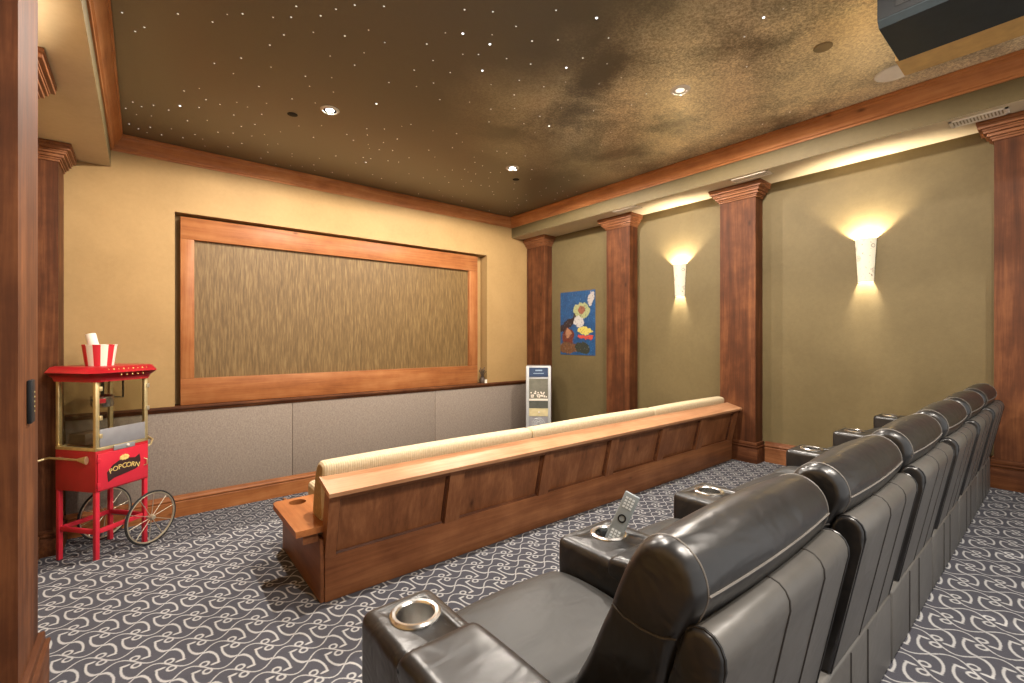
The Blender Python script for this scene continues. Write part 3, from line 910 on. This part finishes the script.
bm = bmesh.new(); lathe(bm, [(0.0, zb - 0.022), (hr + 0.002, zb - 0.022), (hr + 0.002, zb), (hr + 0.0005, zb + 0.02)], 24, Matrix.Translation((hx, hy, 0))); link('cup_well', bm, 'black_void', sh)
bm = bmesh.new(); box(bm, 0.675, BX0 - 0.023, 2.62, 2.98, Z(0.885), zb - 0.0005); link('arm_apron', bm, 'alder_y', t, smooth=False)
# seat and three back cushions
for i, (a, b) in enumerate(((0.93, 2.345), (2.36, 3.96), (3.975, 5.44))):
    bm = bmesh.new(); box(bm, a, b - 0.004, 2.86, 3.50, Z(0.80) + 0.001, Z(0.975), 0.035, 4); link('seat_cushion', bm, 'cord', t)
cp = [(2.650, Z(0.98)), (2.655, Z(1.14)), (2.632, Z(1.268)), (2.665, Z(1.300)), (2.740, Z(1.292)), (2.800, Z(1.20)), (2.845, Z(0.99)), (2.78, Z(0.955))]
for i, (a, b, tl) in enumerate(((0.785, 2.345, 0.0), (2.355, 3.960, 0.0), (3.972, 5.40, 0.0))):
    bm = bmesh.new(); pillow(bm, cp, a, b, 0.022, 48, 0.03, 5, 0.006)
    for f in bm.faces:
        if len(f.verts) > 4: f.material_index = 1
    link('back_cushion', bm, ['cord', 'cushion_side'], t)

# ================================================================== RECLINERS
PITCH, A0 = 0.785, 0.535
RY = 0.80
ARMS = [(0.435, 0.640, 0.540), (1.145, 1.425, 1.300), (1.880, 2.150, 2.015), None, (3.170, 3.420, 3.300), (4.060, 4.310, 4.190), (5.160, 5.380, 5.270)]   # left, right, cup centre
def rz(z): return z - ZU
def ry(y): return y - RY
def recliner(idx, label):
    """root sits on the floor midway along its back"""
    xc = A0 + PITCH * (idx + 0.5)
    t = empty('leather_recliner', label, 'recliner', (xc, RY, ZU), 0, 'row of leather theatre recliners')
    h = PITCH / 2
    mid = A0 + 0.10 + PITCH * idx
    sl = (ARMS[idx][1] if ARMS[idx] else mid) + 0.002 - xc
    sr = (ARMS[idx + 1][0] if ARMS[idx + 1] else mid + PITCH) - 0.002 - xc
    # base and rear panel
    bm = bmesh.new(); box(bm, sl, sr, ry(0.553), ry(1.08), 0.012, rz(1.045), 0.006, 2)
    link('base', bm, 'charcoal_leather', t)
    bm = bmesh.new(); box(bm, -h + 0.095, h + 0.080, ry(0.436), ry(0.552), 0.012, rz(1.045), 0.012, 3)
    b = link('rear_panel', bm, 'lit_rear_leather', t)
    for fx in (-0.02, 0.16):
        bm = bmesh.new(); tube(bm, [(fx, ry(0.4345), 0.02), (fx, ry(0.4345), rz(1.035))], 0.0022, 6)
        link('stitching', bm, 'dark_thread', b)
    # footrest and seat
    bm = bmesh.new(); box(bm, sl, sr, ry(1.081), ry(1.150), 0.03, rz(1.10), 0.03, 4); link('footrest', bm, 'charcoal_leather', t)
    bm = bmesh.new()
    sp = [(ry(0.750), rz(1.048)), (ry(0.750), rz(1.165)), (ry(0.785), rz(1.197)), (ry(0.88), rz(1.205)), (ry(1.02), rz(1.210)), (ry(1.14), rz(1.192)), (ry(1.195), rz(1.13)), (ry(1.15), rz(1.075)), (ry(0.90), rz(1.048))]
    pillow(bm, sp, sl, sr, 0.030, 54, 0.05, 5, 0.012)
    link('seat_cushion', bm, 'seat_leather', t)
    # back: rear shell and one long cushion with a head band
    x0, x1 = -h + 0.195, h + 0.070
    prof = [(0.440, 1.046), (0.400, 1.25), (0.366, 1.425), (0.360, 1.455), (0.361, 1.475), (0.368, 1.491), (0.380, 1.502), (0.396, 1.507), (0.413, 1.504), (0.427, 1.494), (0.437, 1.478), (0.455, 1.40), (0.55, 1.046)]
    bm = bmesh.new()
    extrude_poly(bm, [(ry(y), rz(z)) for y, z in prof], 0, x0, x1)
    caps = [f for f in bm.faces if len(f.verts) > 4]
    es = list({e for f in caps for e in f.edges})
    bmesh.ops.bevel(bm, geom=es, offset=0.012, segments=3, affect='EDGES', profile=0.5)
    for f in bm.faces:
        c = f.calc_center_median()
        if c.x < x0 + 0.010 or c.x > x1 - 0.010: f.material_index = 1
    shl = link('back_shell', bm, ['lit_rear_leather', 'charcoal_leather'], t, sharp=50)
    for fx in (0.42, 0.72):
        bm = bmesh.new()
        xx = x0 + (x1 - x0) * fx
        tube(bm, [(xx, ry(y) - (0.0006 if i < 5 else 0), rz(z) + 0.0005) for i, (y, z) in enumerate(prof[:10])], 0.0022, 6)
        link('stitching', bm, 'dark_thread', shl)
    for xx in (x0 + 0.011, x1 - 0.011):
        bm = bmesh.new(); tube(bm, [(xx, ry(y), rz(z)) for (y, z) in prof[:12]], 0.0030, 6)
        link('piping', bm, 'charcoal_leather', shl)
    bm = bmesh.new()
    hp = [(0.505, 1.17), (0.478, 1.28), (0.462, 1.37), (0.444, 1.445), (0.420, 1.50), (0.401, 1.553), (0.416, 1.604), (0.459, 1.632), (0.508, 1.622), (0.549, 1.572), (0.580, 1.505),
          (0.600, 1.452), (0.622, 1.405), (0.655, 1.330), (0.700, 1.240), (0.712, 1.180), (0.62, 1.150)]
    loop, nor = pillow(bm, [(ry(y), rz(z)) for y, z in hp], x0 - 0.006, x1 + 0.008, 0.024, 68, 0.040, 7, 0.012)
    hc = link('back_cushion', bm, 'charcoal_leather', t)
    cr = [(0.438, 1.475), (0.47, 1.462), (0.51, 1.458), (0.55, 1.462), (0.578, 1.474)]
    bm = bmesh.new(); tube(bm, [(x0 - 0.0065, ry(y), rz(z)) for y, z in cr], 0.0022, 6); link('crease', bm, 'dark_thread', hc)
    m = len(loop)
    for xx, sgn in ((x0 + 0.030, 1), (x1 - 0.026, -1)):
        pts = [(xx, p.x - q.x * 0.0015, p.y - q.y * 0.0015) for p, q in list(zip(loop, nor))[m * 3 // 17: m * 15 // 17]]
        bm = bmesh.new(); tube(bm, pts, 0.0024, 6); link('seam', bm, 'pale_thread', hc)
    k = int(m * 5 / 17)
    def pf(x): return 0.012 * (1 - (2 * (x - x0 + 0.006) / (x1 - x0 + 0.014) - 1) ** 2) + 0.0012
    xs = [x0 + 0.030 + (x1 - x0 - 0.056) * q / 12 for q in range(13)]
    bm = bmesh.new(); tube(bm, [(x, loop[k].x - nor[k].x * pf(x), loop[k].y - nor[k].y * pf(x)) for x in xs], 0.0024, 6); link('seam', bm, 'pale_thread', hc)
    # arms
    todo = [ARMS[idx]] if ARMS[idx] else []
    if idx == 5: todo.append(ARMS[6])
    for a0, a1, ac in todo:
        a0, a1, ac = a0 - xc, a1 - xc, ac - xc
        yr = 0.50 if idx == 0 else 0.752
        bm = bmesh.new(); box(bm, a0, a1, ry(yr + 0.002), ry(1.165), 0.012, rz(1.300), 0.030, 4)
        bm2 = bmesh.new(); lathe(bm2, [(0.0, rz(1.300) - 0.085), (0.0475, rz(1.300) - 0.085), (0.0475, rz(1.300) + 0.05), (0.0, rz(1.300) + 0.05)], 36, Matrix.Translation((ac, ry(1.055), 0)))
        arm = carve(link('arm', bm, 'charcoal_leather', t), bm2)
        bm = bmesh.new()
        ap = [(ry(yr), rz(1.245)), (ry(yr + 0.003), rz(1.300)), (ry(yr + 0.045), rz(1.320)), (ry(0.86), rz(1.319)), (ry(0.932), rz(1.304)), (ry(0.936), rz(1.245)), (ry(0.83), rz(1.230))]
        pillow(bm, ap, a0 - 0.0015, a1 + 0.0015, 0.022, 42, 0.03, 5, 0.0)
        link('arm_pad', bm, 'charcoal_leather', arm)
        zt = rz(1.300)
        bm = bmesh.new()
        lathe(bm, [(0.046, zt - 0.083), (0.046, zt + 0.003), (0.050, zt + 0.007), (0.058, zt + 0.008), (0.064, zt + 0.004), (0.065, zt + 0.0005)], 36, Matrix.Translation((ac, ry(1.055), 0)))
        cupo = link('cup_holder', bm, 'brushed_steel', arm)
        bm = bmesh.new()
        lathe(bm, [(0.0, zt - 0.083), (0.0455, zt - 0.083), (0.0455, zt - 0.080)], 36, Matrix.Translation((ac, ry(1.055), 0)))
        link('cup_bottom', bm, 'brushed_steel', cupo)
    return t
RL = ['nearest black leather recliner, with the whole seat in view', 'second black leather recliner from the camera, right of the remote control',
      'third black leather recliner from the camera', 'fourth black leather recliner from the camera',
      'fifth black leather recliner from the camera', 'last black leather recliner, against the right wall pilaster']
RECL = [recliner(i, RL[i]) for i in range(6)]

# remote control standing in the second cup holder
base = Vector((1.300, 1.066, 1.224)); top = base + Vector((0.066, -0.052, 0.185))
zax = (top - base).normalized()
nrm = (Vector((0, 0, 2.0)) - base); nrm = (nrm - zax * nrm.dot(zax)).normalized()
xax = nrm.cross(zax) * -1
xax = zax.cross(nrm) * -1
if xax.dot(Vector((0.777, -0.629, 0))) < 0: xax = -xax
mt = Matrix((( xax.x, nrm.x, zax.x, base.x), (xax.y, nrm.y, zax.y, base.y), (xax.z, nrm.z, zax.z, base.z), (0, 0, 0, 1)))
t = empty('remote_control', 'grey remote control standing in the cup holder between the two nearest seats', 'remote control')
t.matrix_world = mt
L = 0.235
bm = bmesh.new(); box(bm, -0.027, 0.027, -0.010, 0.008, 0.0, L, 0.004, 3); link('case', bm, 'remote_grey', t)
bm = bmesh.new()
for r_ in range(4):
    for c_ in range(3): box(bm, -0.017 + c_ * 0.012, -0.008 + c_ * 0.012, 0.008, 0.0095, L - 0.022 - r_ * 0.011, L - 0.015 - r_ * 0.011)
link('number_buttons', bm, 'button_pale', t, smooth=False)
bm = bmesh.new()
for r_ in range(4):
    for c_ in range(3): box(bm, -0.017 + c_ * 0.012, -0.008 + c_ * 0.012, 0.008, 0.0095, 0.055 + r_ * 0.011, 0.062 + r_ * 0.011)
for r_ in range(2):
    for c_ in range(3): box(bm, -0.018 + c_ * 0.0125, -0.008 + c_ * 0.0125, 0.008, 0.0095, 0.012 + r_ * 0.014, 0.022 + r_ * 0.014)
link('function_buttons', bm, 'button_pale', t, smooth=False)
bm = bmesh.new(); lathe(bm, [(0.010, 0.0), (0.010, 0.0022), (0.015, 0.0022), (0.015, 0.0)], 20, Matrix.Translation((0, 0.0078, L * 0.60)) @ Matrix.Rotation(-PI / 2, 4, 'X')); link('navigation_ring', bm, 'dark_plastic', t)

# ================================================================== POPCORN CART
cart = empty('popcorn_cart', 'red popcorn cart with glass case and spoked wheels by the screen wall', 'popcorn cart', (-0.275, 5.760, 0.0), math.radians(39.3))
hx_, hy_ = 0.236, 0.229
def P_(name, bm, m, parent=cart, **k): return link(name, bm, m, parent, **k)
# legs and stretchers
for sx, sy in ((-1, -1), (1, -1), (-1, 1), (1, 1)):
    z0 = 0.001
    bm = bx(sx * (hx_ - 0.020) - 0.017, sx * (hx_ - 0.020) + 0.017, sy * (hy_ - 0.020) - 0.017, sy * (hy_ - 0.020) + 0.017, z0, 0.64, bev=0.003)
    P_('leg', bm, 'red_enamel')
for sy in (-1, 1):
    bm = bx(-hx_ + 0.044, hx_ - 0.044, sy * (hy_ - 0.022) - 0.012, sy * (hy_ - 0.022) + 0.012, 0.262, 0.302, bev=0.003); P_('stretcher', bm, 'red_enamel')
for sx in (-1, 1):
    bm = bx(sx * (hx_ - 0.022) - 0.012, sx * (hx_ - 0.022) + 0.012, -hy_ + 0.044, hy_ - 0.044, 0.262, 0.302, bev=0.003); P_('stretcher', bm, 'red_enamel')
# cabinet with printed door
bm = bx(-hx_, hx_, -hy_, hy_, 0.635, 1.000, bev=0.006); P_('cabinet', bm, 'dark_red_enamel')
bm = bx(-hx_ + 0.012, hx_ - 0.012, -hy_ - 0.010, -hy_ - 0.0005, 0.648, 0.975, bev=0.003); door = P_('door', bm, 'red_enamel')
bm = bmesh.new()
pts = [(-0.145, 0.745), (-0.15, 0.80), (-0.10, 0.855), (-0.04, 0.885), (0.03, 0.890), (0.10, 0.875), (0.14, 0.90), (0.15, 0.845), (0.145, 0.79), (0.10, 0.765), (0.0, 0.748), (-0.09, 0.735), (-0.14, 0.71)]
extrude_poly(bm, [(x, z - 0.005) for x, z in pts], 1, -hy_ - 0.0125, -hy_ - 0.0101)
badge = P_('badge', bm, 'black_print', door, smooth=False)
bm = bmesh.new()
for i, ch in enumerate('POPCORN'):
    a = (i - 3) / 3.0
    x = 0.118 * a; z = 0.818 - 0.020 * a * a
    mtx = Matrix.Translation((x, -hy_ - 0.0135, z)) @ Matrix.Rotation(0.30 * a, 4, 'Y') @ Matrix.Rotation(PI / 2, 4, 'X')
    text_into(bm, ch, 0.062 if ch != 'C' else 0.064, mtx, 0, 0.0008)
P_('lettering', bm, 'gold_print', badge, smooth=False)
bm = bmesh.new()
for i in range(9):
    a = i * 0.7
    bmesh.ops.create_icosphere(bm, subdivisions=1, radius=0.016, matrix=Matrix.Translation((0.03 * math.cos(a) + 0.002, -hy_ - 0.011, 0.895 + 0.014 * math.sin(a))) @ Matrix.Scale(0.25, 4, (0, 1, 0)))
P_('popcorn_emblem', bm, 'gold_print', badge)
bm = bmesh.new(); tube(bm, [(0.185, -hy_ - 0.009, 0.84), (0.20, -hy_ - 0.03, 0.83), (0.20, -hy_ - 0.03, 0.78), (0.185, -hy_ - 0.009, 0.77)], 0.005, 8); P_('door_pull', bm, 'brass', door)
for z in (0.70, 0.92):
    bm = bx(-hx_ + 0.006, -hx_ + 0.030, -hy_ - 0.016, -hy_ - 0.0005, z - 0.018, z + 0.018, bev=0.003); P_('hinge', bm, 'red_enamel', door)
# glass case
for sx, sy in ((-1, -1), (1, -1), (-1, 1), (1, 1)):
    bm = bx(sx * (hx_ - 0.018) - 0.016, sx * (hx_ - 0.018) + 0.016, sy * (hy_ - 0.018) - 0.016, sy * (hy_ - 0.018) + 0.016, 1.0005, 1.612, bev=0.003); P_('corner_post', bm, 'brass')
bm = bmesh.new()
for sy in (-1, 1): box(bm, -hx_, hx_, sy * (hy_ - 0.014) - 0.014, sy * (hy_ - 0.014) + 0.014, 1.0005, 1.028, 0.002)
for sx in (-1, 1): box(bm, sx * (hx_ - 0.014) - 0.014, sx * (hx_ - 0.014) + 0.014, -hy_, hy_, 1.0005, 1.028, 0.002)
P_('bottom_frame', bm, 'brass')
for sx in (-1, 1):
    bm = bx(sx * (hx_ - 0.010) - 0.002, sx * (hx_ - 0.010) + 0.002, -hy_ + 0.034, hy_ - 0.034, 1.028, 1.612); P_('glass_pane', bm, 'glass', smooth=False)
bm = bx(-hx_ + 0.034, hx_ - 0.034, -hy_ + 0.008, -hy_ + 0.012, 1.19, 1.612); P_('glass_pane', bm, 'glass', smooth=False)
bm = bx(-hx_ + 0.034, hx_ - 0.034, hy_ - 0.012, hy_ - 0.008, 1.028, 1.612); P_('glass_pane', bm, 'glass', smooth=False)
bm = bx(-hx_ + 0.034, hx_ - 0.034, -hy_ - 0.002, -hy_ + 0.014, 1.03, 1.188, bev=0.003); fl = P_('front_flap', bm, 'grey_metal')
bm = bx(-0.09, 0.10, -hy_ - 0.012, -hy_ - 0.0005, 0.978, 1.022, bev=0.003); lt = P_('latch_plate', bm, 'grey_metal')
bm = bmesh.new(); bmesh.ops.create_uvsphere(bm, u_segments=12, v_segments=8, radius=0.013, matrix=Matrix.Translation((0.03, -hy_ - 0.016, 1.003))); P_('latch_knob', bm, 'white_trim', lt)
for z in (1.13, 1.29, 1.55):
    bm = bx(-hx_ + 0.030, -hx_ + 0.055, -hy_ - 0.006, -hy_ + 0.006, z - 0.02, z + 0.02, bev=0.003); P_('case_hinge', bm, 'brass')
for z in (1.32, 1.54):
    bm = bx(hx_ - 0.02, hx_ + 0.008, -hy_ - 0.008, -hy_ + 0.004, z - 0.02, z + 0.02, bev=0.003); P_('case_catch', bm, 'pale_metal')
# kettle hung from the roof
bm = bmesh.new(); lathe(bm, [(0.0, 1.36), (0.075, 1.36), (0.085, 1.38), (0.085, 1.455), (0.090, 1.46), (0.06, 1.475), (0.0, 1.48)], 24, Matrix.Translation((-0.01, 0.0, 0))); kt = P_('kettle', bm, 'brushed_steel')
bm = bmesh.new(); tube(bm, [(-0.01, 0, 1.48), (-0.01, 0, 1.612)], 0.012, 8); tube(bm, [(0.08, 0, 1.44), (0.16, -0.02, 1.43), (0.16, -0.02, 1.612)], 0.008, 8); tube(bm, [(-0.09, 0, 1.42), (-0.15, -0.06, 1.44)], 0.009, 8); P_('hanger', bm, 'dark_plastic', kt)
bm = bx(-0.12, -0.06, -0.11, -0.085, 1.405, 1.445, bev=0.004); P_('kettle_label', bm, 'red_enamel', kt)
bm = bx(-0.17, 0.10, -0.02, 0.17, 1.029, 1.13, bev=0.006); P_('warming_tray', bm, 'dark_bronze')
# roof: flared band with gold beads
def frustum(bm, a, za, b, zb, ch=0.05):
    def ring(h, z):
        X, Y = hx_ + h, hy_ + h; c = ch
        return [bm.verts.new(p) for p in ((-X + c, -Y, z), (X - c, -Y, z), (X, -Y + c, z), (X, Y - c, z), (X - c, Y, z), (-X + c, Y, z), (-X, Y - c, z), (-X, -Y + c, z))]
    A, B = ring(a, za), ring(b, zb)
    bm.faces.new(A); bm.faces.new(B)
    for i in range(8): bm.faces.new((A[i], A[(i + 1) % 8], B[(i + 1) % 8], B[i]))
bm = bmesh.new()
frustum(bm, 0.026, 1.6125, 0.034, 1.645); frustum(bm, 0.034, 1.645, 0.072, 1.692); frustum(bm, 0.072, 1.692, 0.045, 1.742); frustum(bm, 0.045, 1.742, 0.03, 1.748)
bmesh.ops.remove_doubles(bm, verts=bm.verts, dist=1e-4)
roof = P_('roof', bm, 'dark_red_enamel', sharp=15)
bm = bmesh.new()
for i in range(9):
    x = -0.17 + i * 0.043
    bmesh.ops.create_icosphere(bm, subdivisions=1, radius=0.009 if i % 2 else 0.006, matrix=Matrix.Translation((x, -hy_ - 0.056, 1.722)))
for i in range(5):
    bmesh.ops.create_icosphere(bm, subdivisions=1, radius=0.007, matrix=Matrix.Translation((-0.06 + i * 0.05, -hy_ - 0.054, 1.668)))
P_('bead_trim', bm, 'gold_print', roof)
# push handles on both sides
bm = bmesh.new()
lathe(bm, [(0.0, 0.0), (0.036, 0.0), (0.034, 0.012), (0.013, 0.10), (0.0, 0.10)], 16, Matrix.Translation((-hx_ - 0.020, -0.155, 0.925)) @ Matrix.Rotation(-PI / 2, 4, 'X') @ Matrix.Scale(0.5, 4, (1, 0, 0)))
tube(bm, [(-hx_ - 0.020, -0.07, 0.925), (-hx_ - 0.020, 0.27, 0.925), (-hx_ - 0.030, 0.31, 0.915), (-hx_ - 0.09, 0.335, 0.90)], 0.010, 10)
tube(bm, [(-hx_ + 0.004, -0.13, 0.925), (-hx_ - 0.02, -0.13, 0.925)], 0.01, 8); tube(bm, [(-hx_ + 0.004, 0.18, 0.925), (-hx_ - 0.02, 0.18, 0.925)], 0.01, 8)
P_('push_handle', bm, 'brass')
bm = bmesh.new()
tube(bm, [(hx_ - 0.004, -0.20, 0.93), (hx_ + 0.05, -0.20, 0.95), (hx_ + 0.10, -0.16, 0.985), (hx_ + 0.11, -0.08, 1.01)], [0.007, 0.008, 0.011, 0.012], 10)
tube(bm, [(hx_ - 0.004, 0.10, 0.93), (hx_ + 0.09, 0.06, 1.0), (hx_ + 0.11, -0.08, 1.01)], 0.009, 10)
hd = P_('push_handle', bm, 'brass')
bm = bmesh.new(); bmesh.ops.create_uvsphere(bm, u_segments=14, v_segments=8, radius=0.034, matrix=Matrix.Translation((hx_ + 0.050, -0.12, 1.035)) @ Matrix.Scale(0.6, 4, (0, 0, 1))); P_('knob', bm, 'dark_plastic', hd)
# spoked wheels
R_ = 0.255; WX = 0.222
for sy, off in ((-1, 0.055), (1, 0.045)):
    wy = sy * (hy_ + off)
    bm = bmesh.new()
    tube(bm, [(WX + (R_ - 0.010) * math.cos(a), wy, R_ + (R_ - 0.010) * math.sin(a)) for a in [2 * PI * k / 48 for k in range(48)]], 0.010, 8, closed=True)
    w = P_('wheel', bm, 'rubber')
    bm = bmesh.new()
    tube(bm, [(WX + (R_ - 0.021) * math.cos(a), wy, R_ + (R_ - 0.021) * math.sin(a)) for a in [2 * PI * k / 48 for k in range(48)]], 0.009, 8, closed=True)
    P_('rim', bm, 'pale_metal', w)
    bm = bmesh.new()
    for k in range(10):
        a = 2 * PI * k / 10 + 0.2
        tube(bm, [(WX + 0.02 * math.cos(a), wy, R_ + 0.02 * math.sin(a)), (WX + (R_ - 0.025) * math.cos(a), wy, R_ + (R_ - 0.025) * math.sin(a))], 0.0035, 6)
    P_('spokes', bm, 'pale_metal', w)
    bm = bmesh.new(); lathe(bm, [(0.0, -0.03), (0.020, -0.03), (0.026, -0.012), (0.026, 0.012), (0.020, 0.03), (0.0, 0.03)], 16, Matrix.Translation((WX, wy, R_)) @ Matrix.Rotation(PI / 2, 4, 'X')); P_('hub', bm, 'pale_metal', w)
bm = bmesh.new(); tube(bm, [(WX, -hy_ - 0.05, R_), (WX, hy_ + 0.04, R_)], 0.009, 10); P_('axle', bm, 'grey_metal')

# bucket and paper roll on top of the cart
bpos = (-0.300, 5.700, 1.7485)
bm = bmesh.new()
lathe(bm, [(0.0, 0.0), (0.102, 0.0), (0.126, 0.185), (0.130, 0.186), (0.129, 0.194), (0.122, 0.193), (0.098, 0.008), (0.0, 0.008)], 40)
bkt = tag(link('popcorn_bucket', bm, 'bucket_stripes', loc=bpos), 'red and white striped paper bucket on top of the popcorn cart', 'bucket')
bm = bmesh.new()
ax_ = Vector((-0.075, 0.045, 0.31)).normalized()
rotm = ax_.to_track_quat('Z', 'Y').to_matrix().to_4x4()
lathe(bm, [(0.0, 0.0), (0.038, 0.0), (0.040, 0.27), (0.036, 0.272), (0.033, 0.24), (0.0, 0.24)], 20, rotm)
tag(link('paper_roll', bm, 'white_paper', loc=(bpos[0] - 0.005, bpos[1] + 0.01, bpos[2] + 0.030)), 'white paper roll sticking up out of the striped bucket', 'paper roll')

# ================================================================== SILVER DISPENSER
dx_, dy_ = 5.127, 5.625
disp = empty('snack_dispenser', 'slim silver vending dispenser with a blue header in the far corner', 'dispenser', (dx_, dy_, 0.0), math.atan2(dy_, dx_) - PI / 2)
DW, DD, DH = 0.205, 0.17, 1.545
bm = bx(-DW, DW, -DD + 0.012, DD, 0.001, DH, bev=0.012); link('cabinet', bm, 'silver_plastic', disp)
bm = bmesh.new()
for sx in (-1, 1): box(bm, sx * (DW - 0.028) - 0.022, sx * (DW - 0.028) + 0.022, -DD - 0.006, -DD + 0.0115, 0.03, DH - 0.02, 0.004)
link('side_rails', bm, 'silver_plastic', disp)
bm = bx(-DW + 0.052, DW - 0.052, -DD - 0.002, -DD + 0.0115, 1.375, 1.525); hdr = link('header', bm, 'slate_blue', disp, smooth=False)
bm = bmesh.new()
box(bm, -0.05, 0.06, -DD - 0.004, -DD - 0.0021, 1.468, 1.490); box(bm, -0.085, 0.085, -DD - 0.004, -DD - 0.0021, 1.425, 1.436)
link('header_print', bm, 'pale_blue_print', hdr, smooth=False)
bm = bx(-DW + 0.052, DW - 0.052, -DD - 0.002, -DD + 0.0115, 1.02, 1.345); win = link('display_window', bm, 'smoked_window', disp, smooth=False)
bm = bmesh.new()
for i in range(26):
    x = -0.13 + 0.26 * random.random(); z = 1.035 + 0.055 * random.random() * (1 + 0.6 * (i % 3))
    bmesh.ops.create_icosphere(bm, subdivisions=1, radius=0.014, matrix=Matrix.Translation((x, -DD - 0.004, z)) @ Matrix.Scale(0.35, 4, (0, 1, 0)))
link('wrapped_sweets', bm, ['white_trim'], win)
bm = bx(-DW + 0.052, DW - 0.052, -DD - 0.006, -DD + 0.0115, 0.985, 1.018, bev=0.003); link('window_sill', bm, 'white_trim', disp)
bm = bx(-DW + 0.052, DW - 0.052, -DD - 0.001, -DD + 0.0115, 0.865, 0.98); link('delivery_slot', bm, 'dark_window', disp, smooth=False)
bm = bx(-DW + 0.052, DW - 0.052, -DD - 0.002, -DD + 0.0115, 0.735, 0.86); cp_ = link('coin_panel', bm, 'beige_panel', disp, smooth=False)
bm = bmesh.new(); lathe(bm, [(0.0, 0.012), (0.012, 0.012), (0.016, 0.0)], 16, Matrix.Translation((0.01, -DD - 0.002, 0.80)) @ Matrix.Rotation(PI / 2, 4, 'X')); link('coin_knob', bm, 'white_trim', cp_)
bm = bx(-DW + 0.052, DW - 0.052, -DD - 0.002, -DD + 0.0115, 0.40, 0.73); lo = link('lower_panel', bm, 'grey_metal', disp, smooth=False)
bm = bmesh.new()
for r_ in (0.045, 0.075, 0.105):
    tube(bm, [(r_ * math.cos(a), -DD - 0.003, 0.60 + r_ * math.sin(a)) for a in [2 * PI * k / 32 for k in range(32)]], 0.006, 6, closed=True)
for k in range(10):
    a = 2 * PI * k / 10
    tube(bm, [(0.02 * math.cos(a), -DD - 0.003, 0.60 + 0.02 * math.sin(a)), (0.105 * math.cos(a), -DD - 0.003, 0.60 + 0.105 * math.sin(a))], 0.004, 6)
link('speaker_grille', bm, 'silver_plastic', lo)
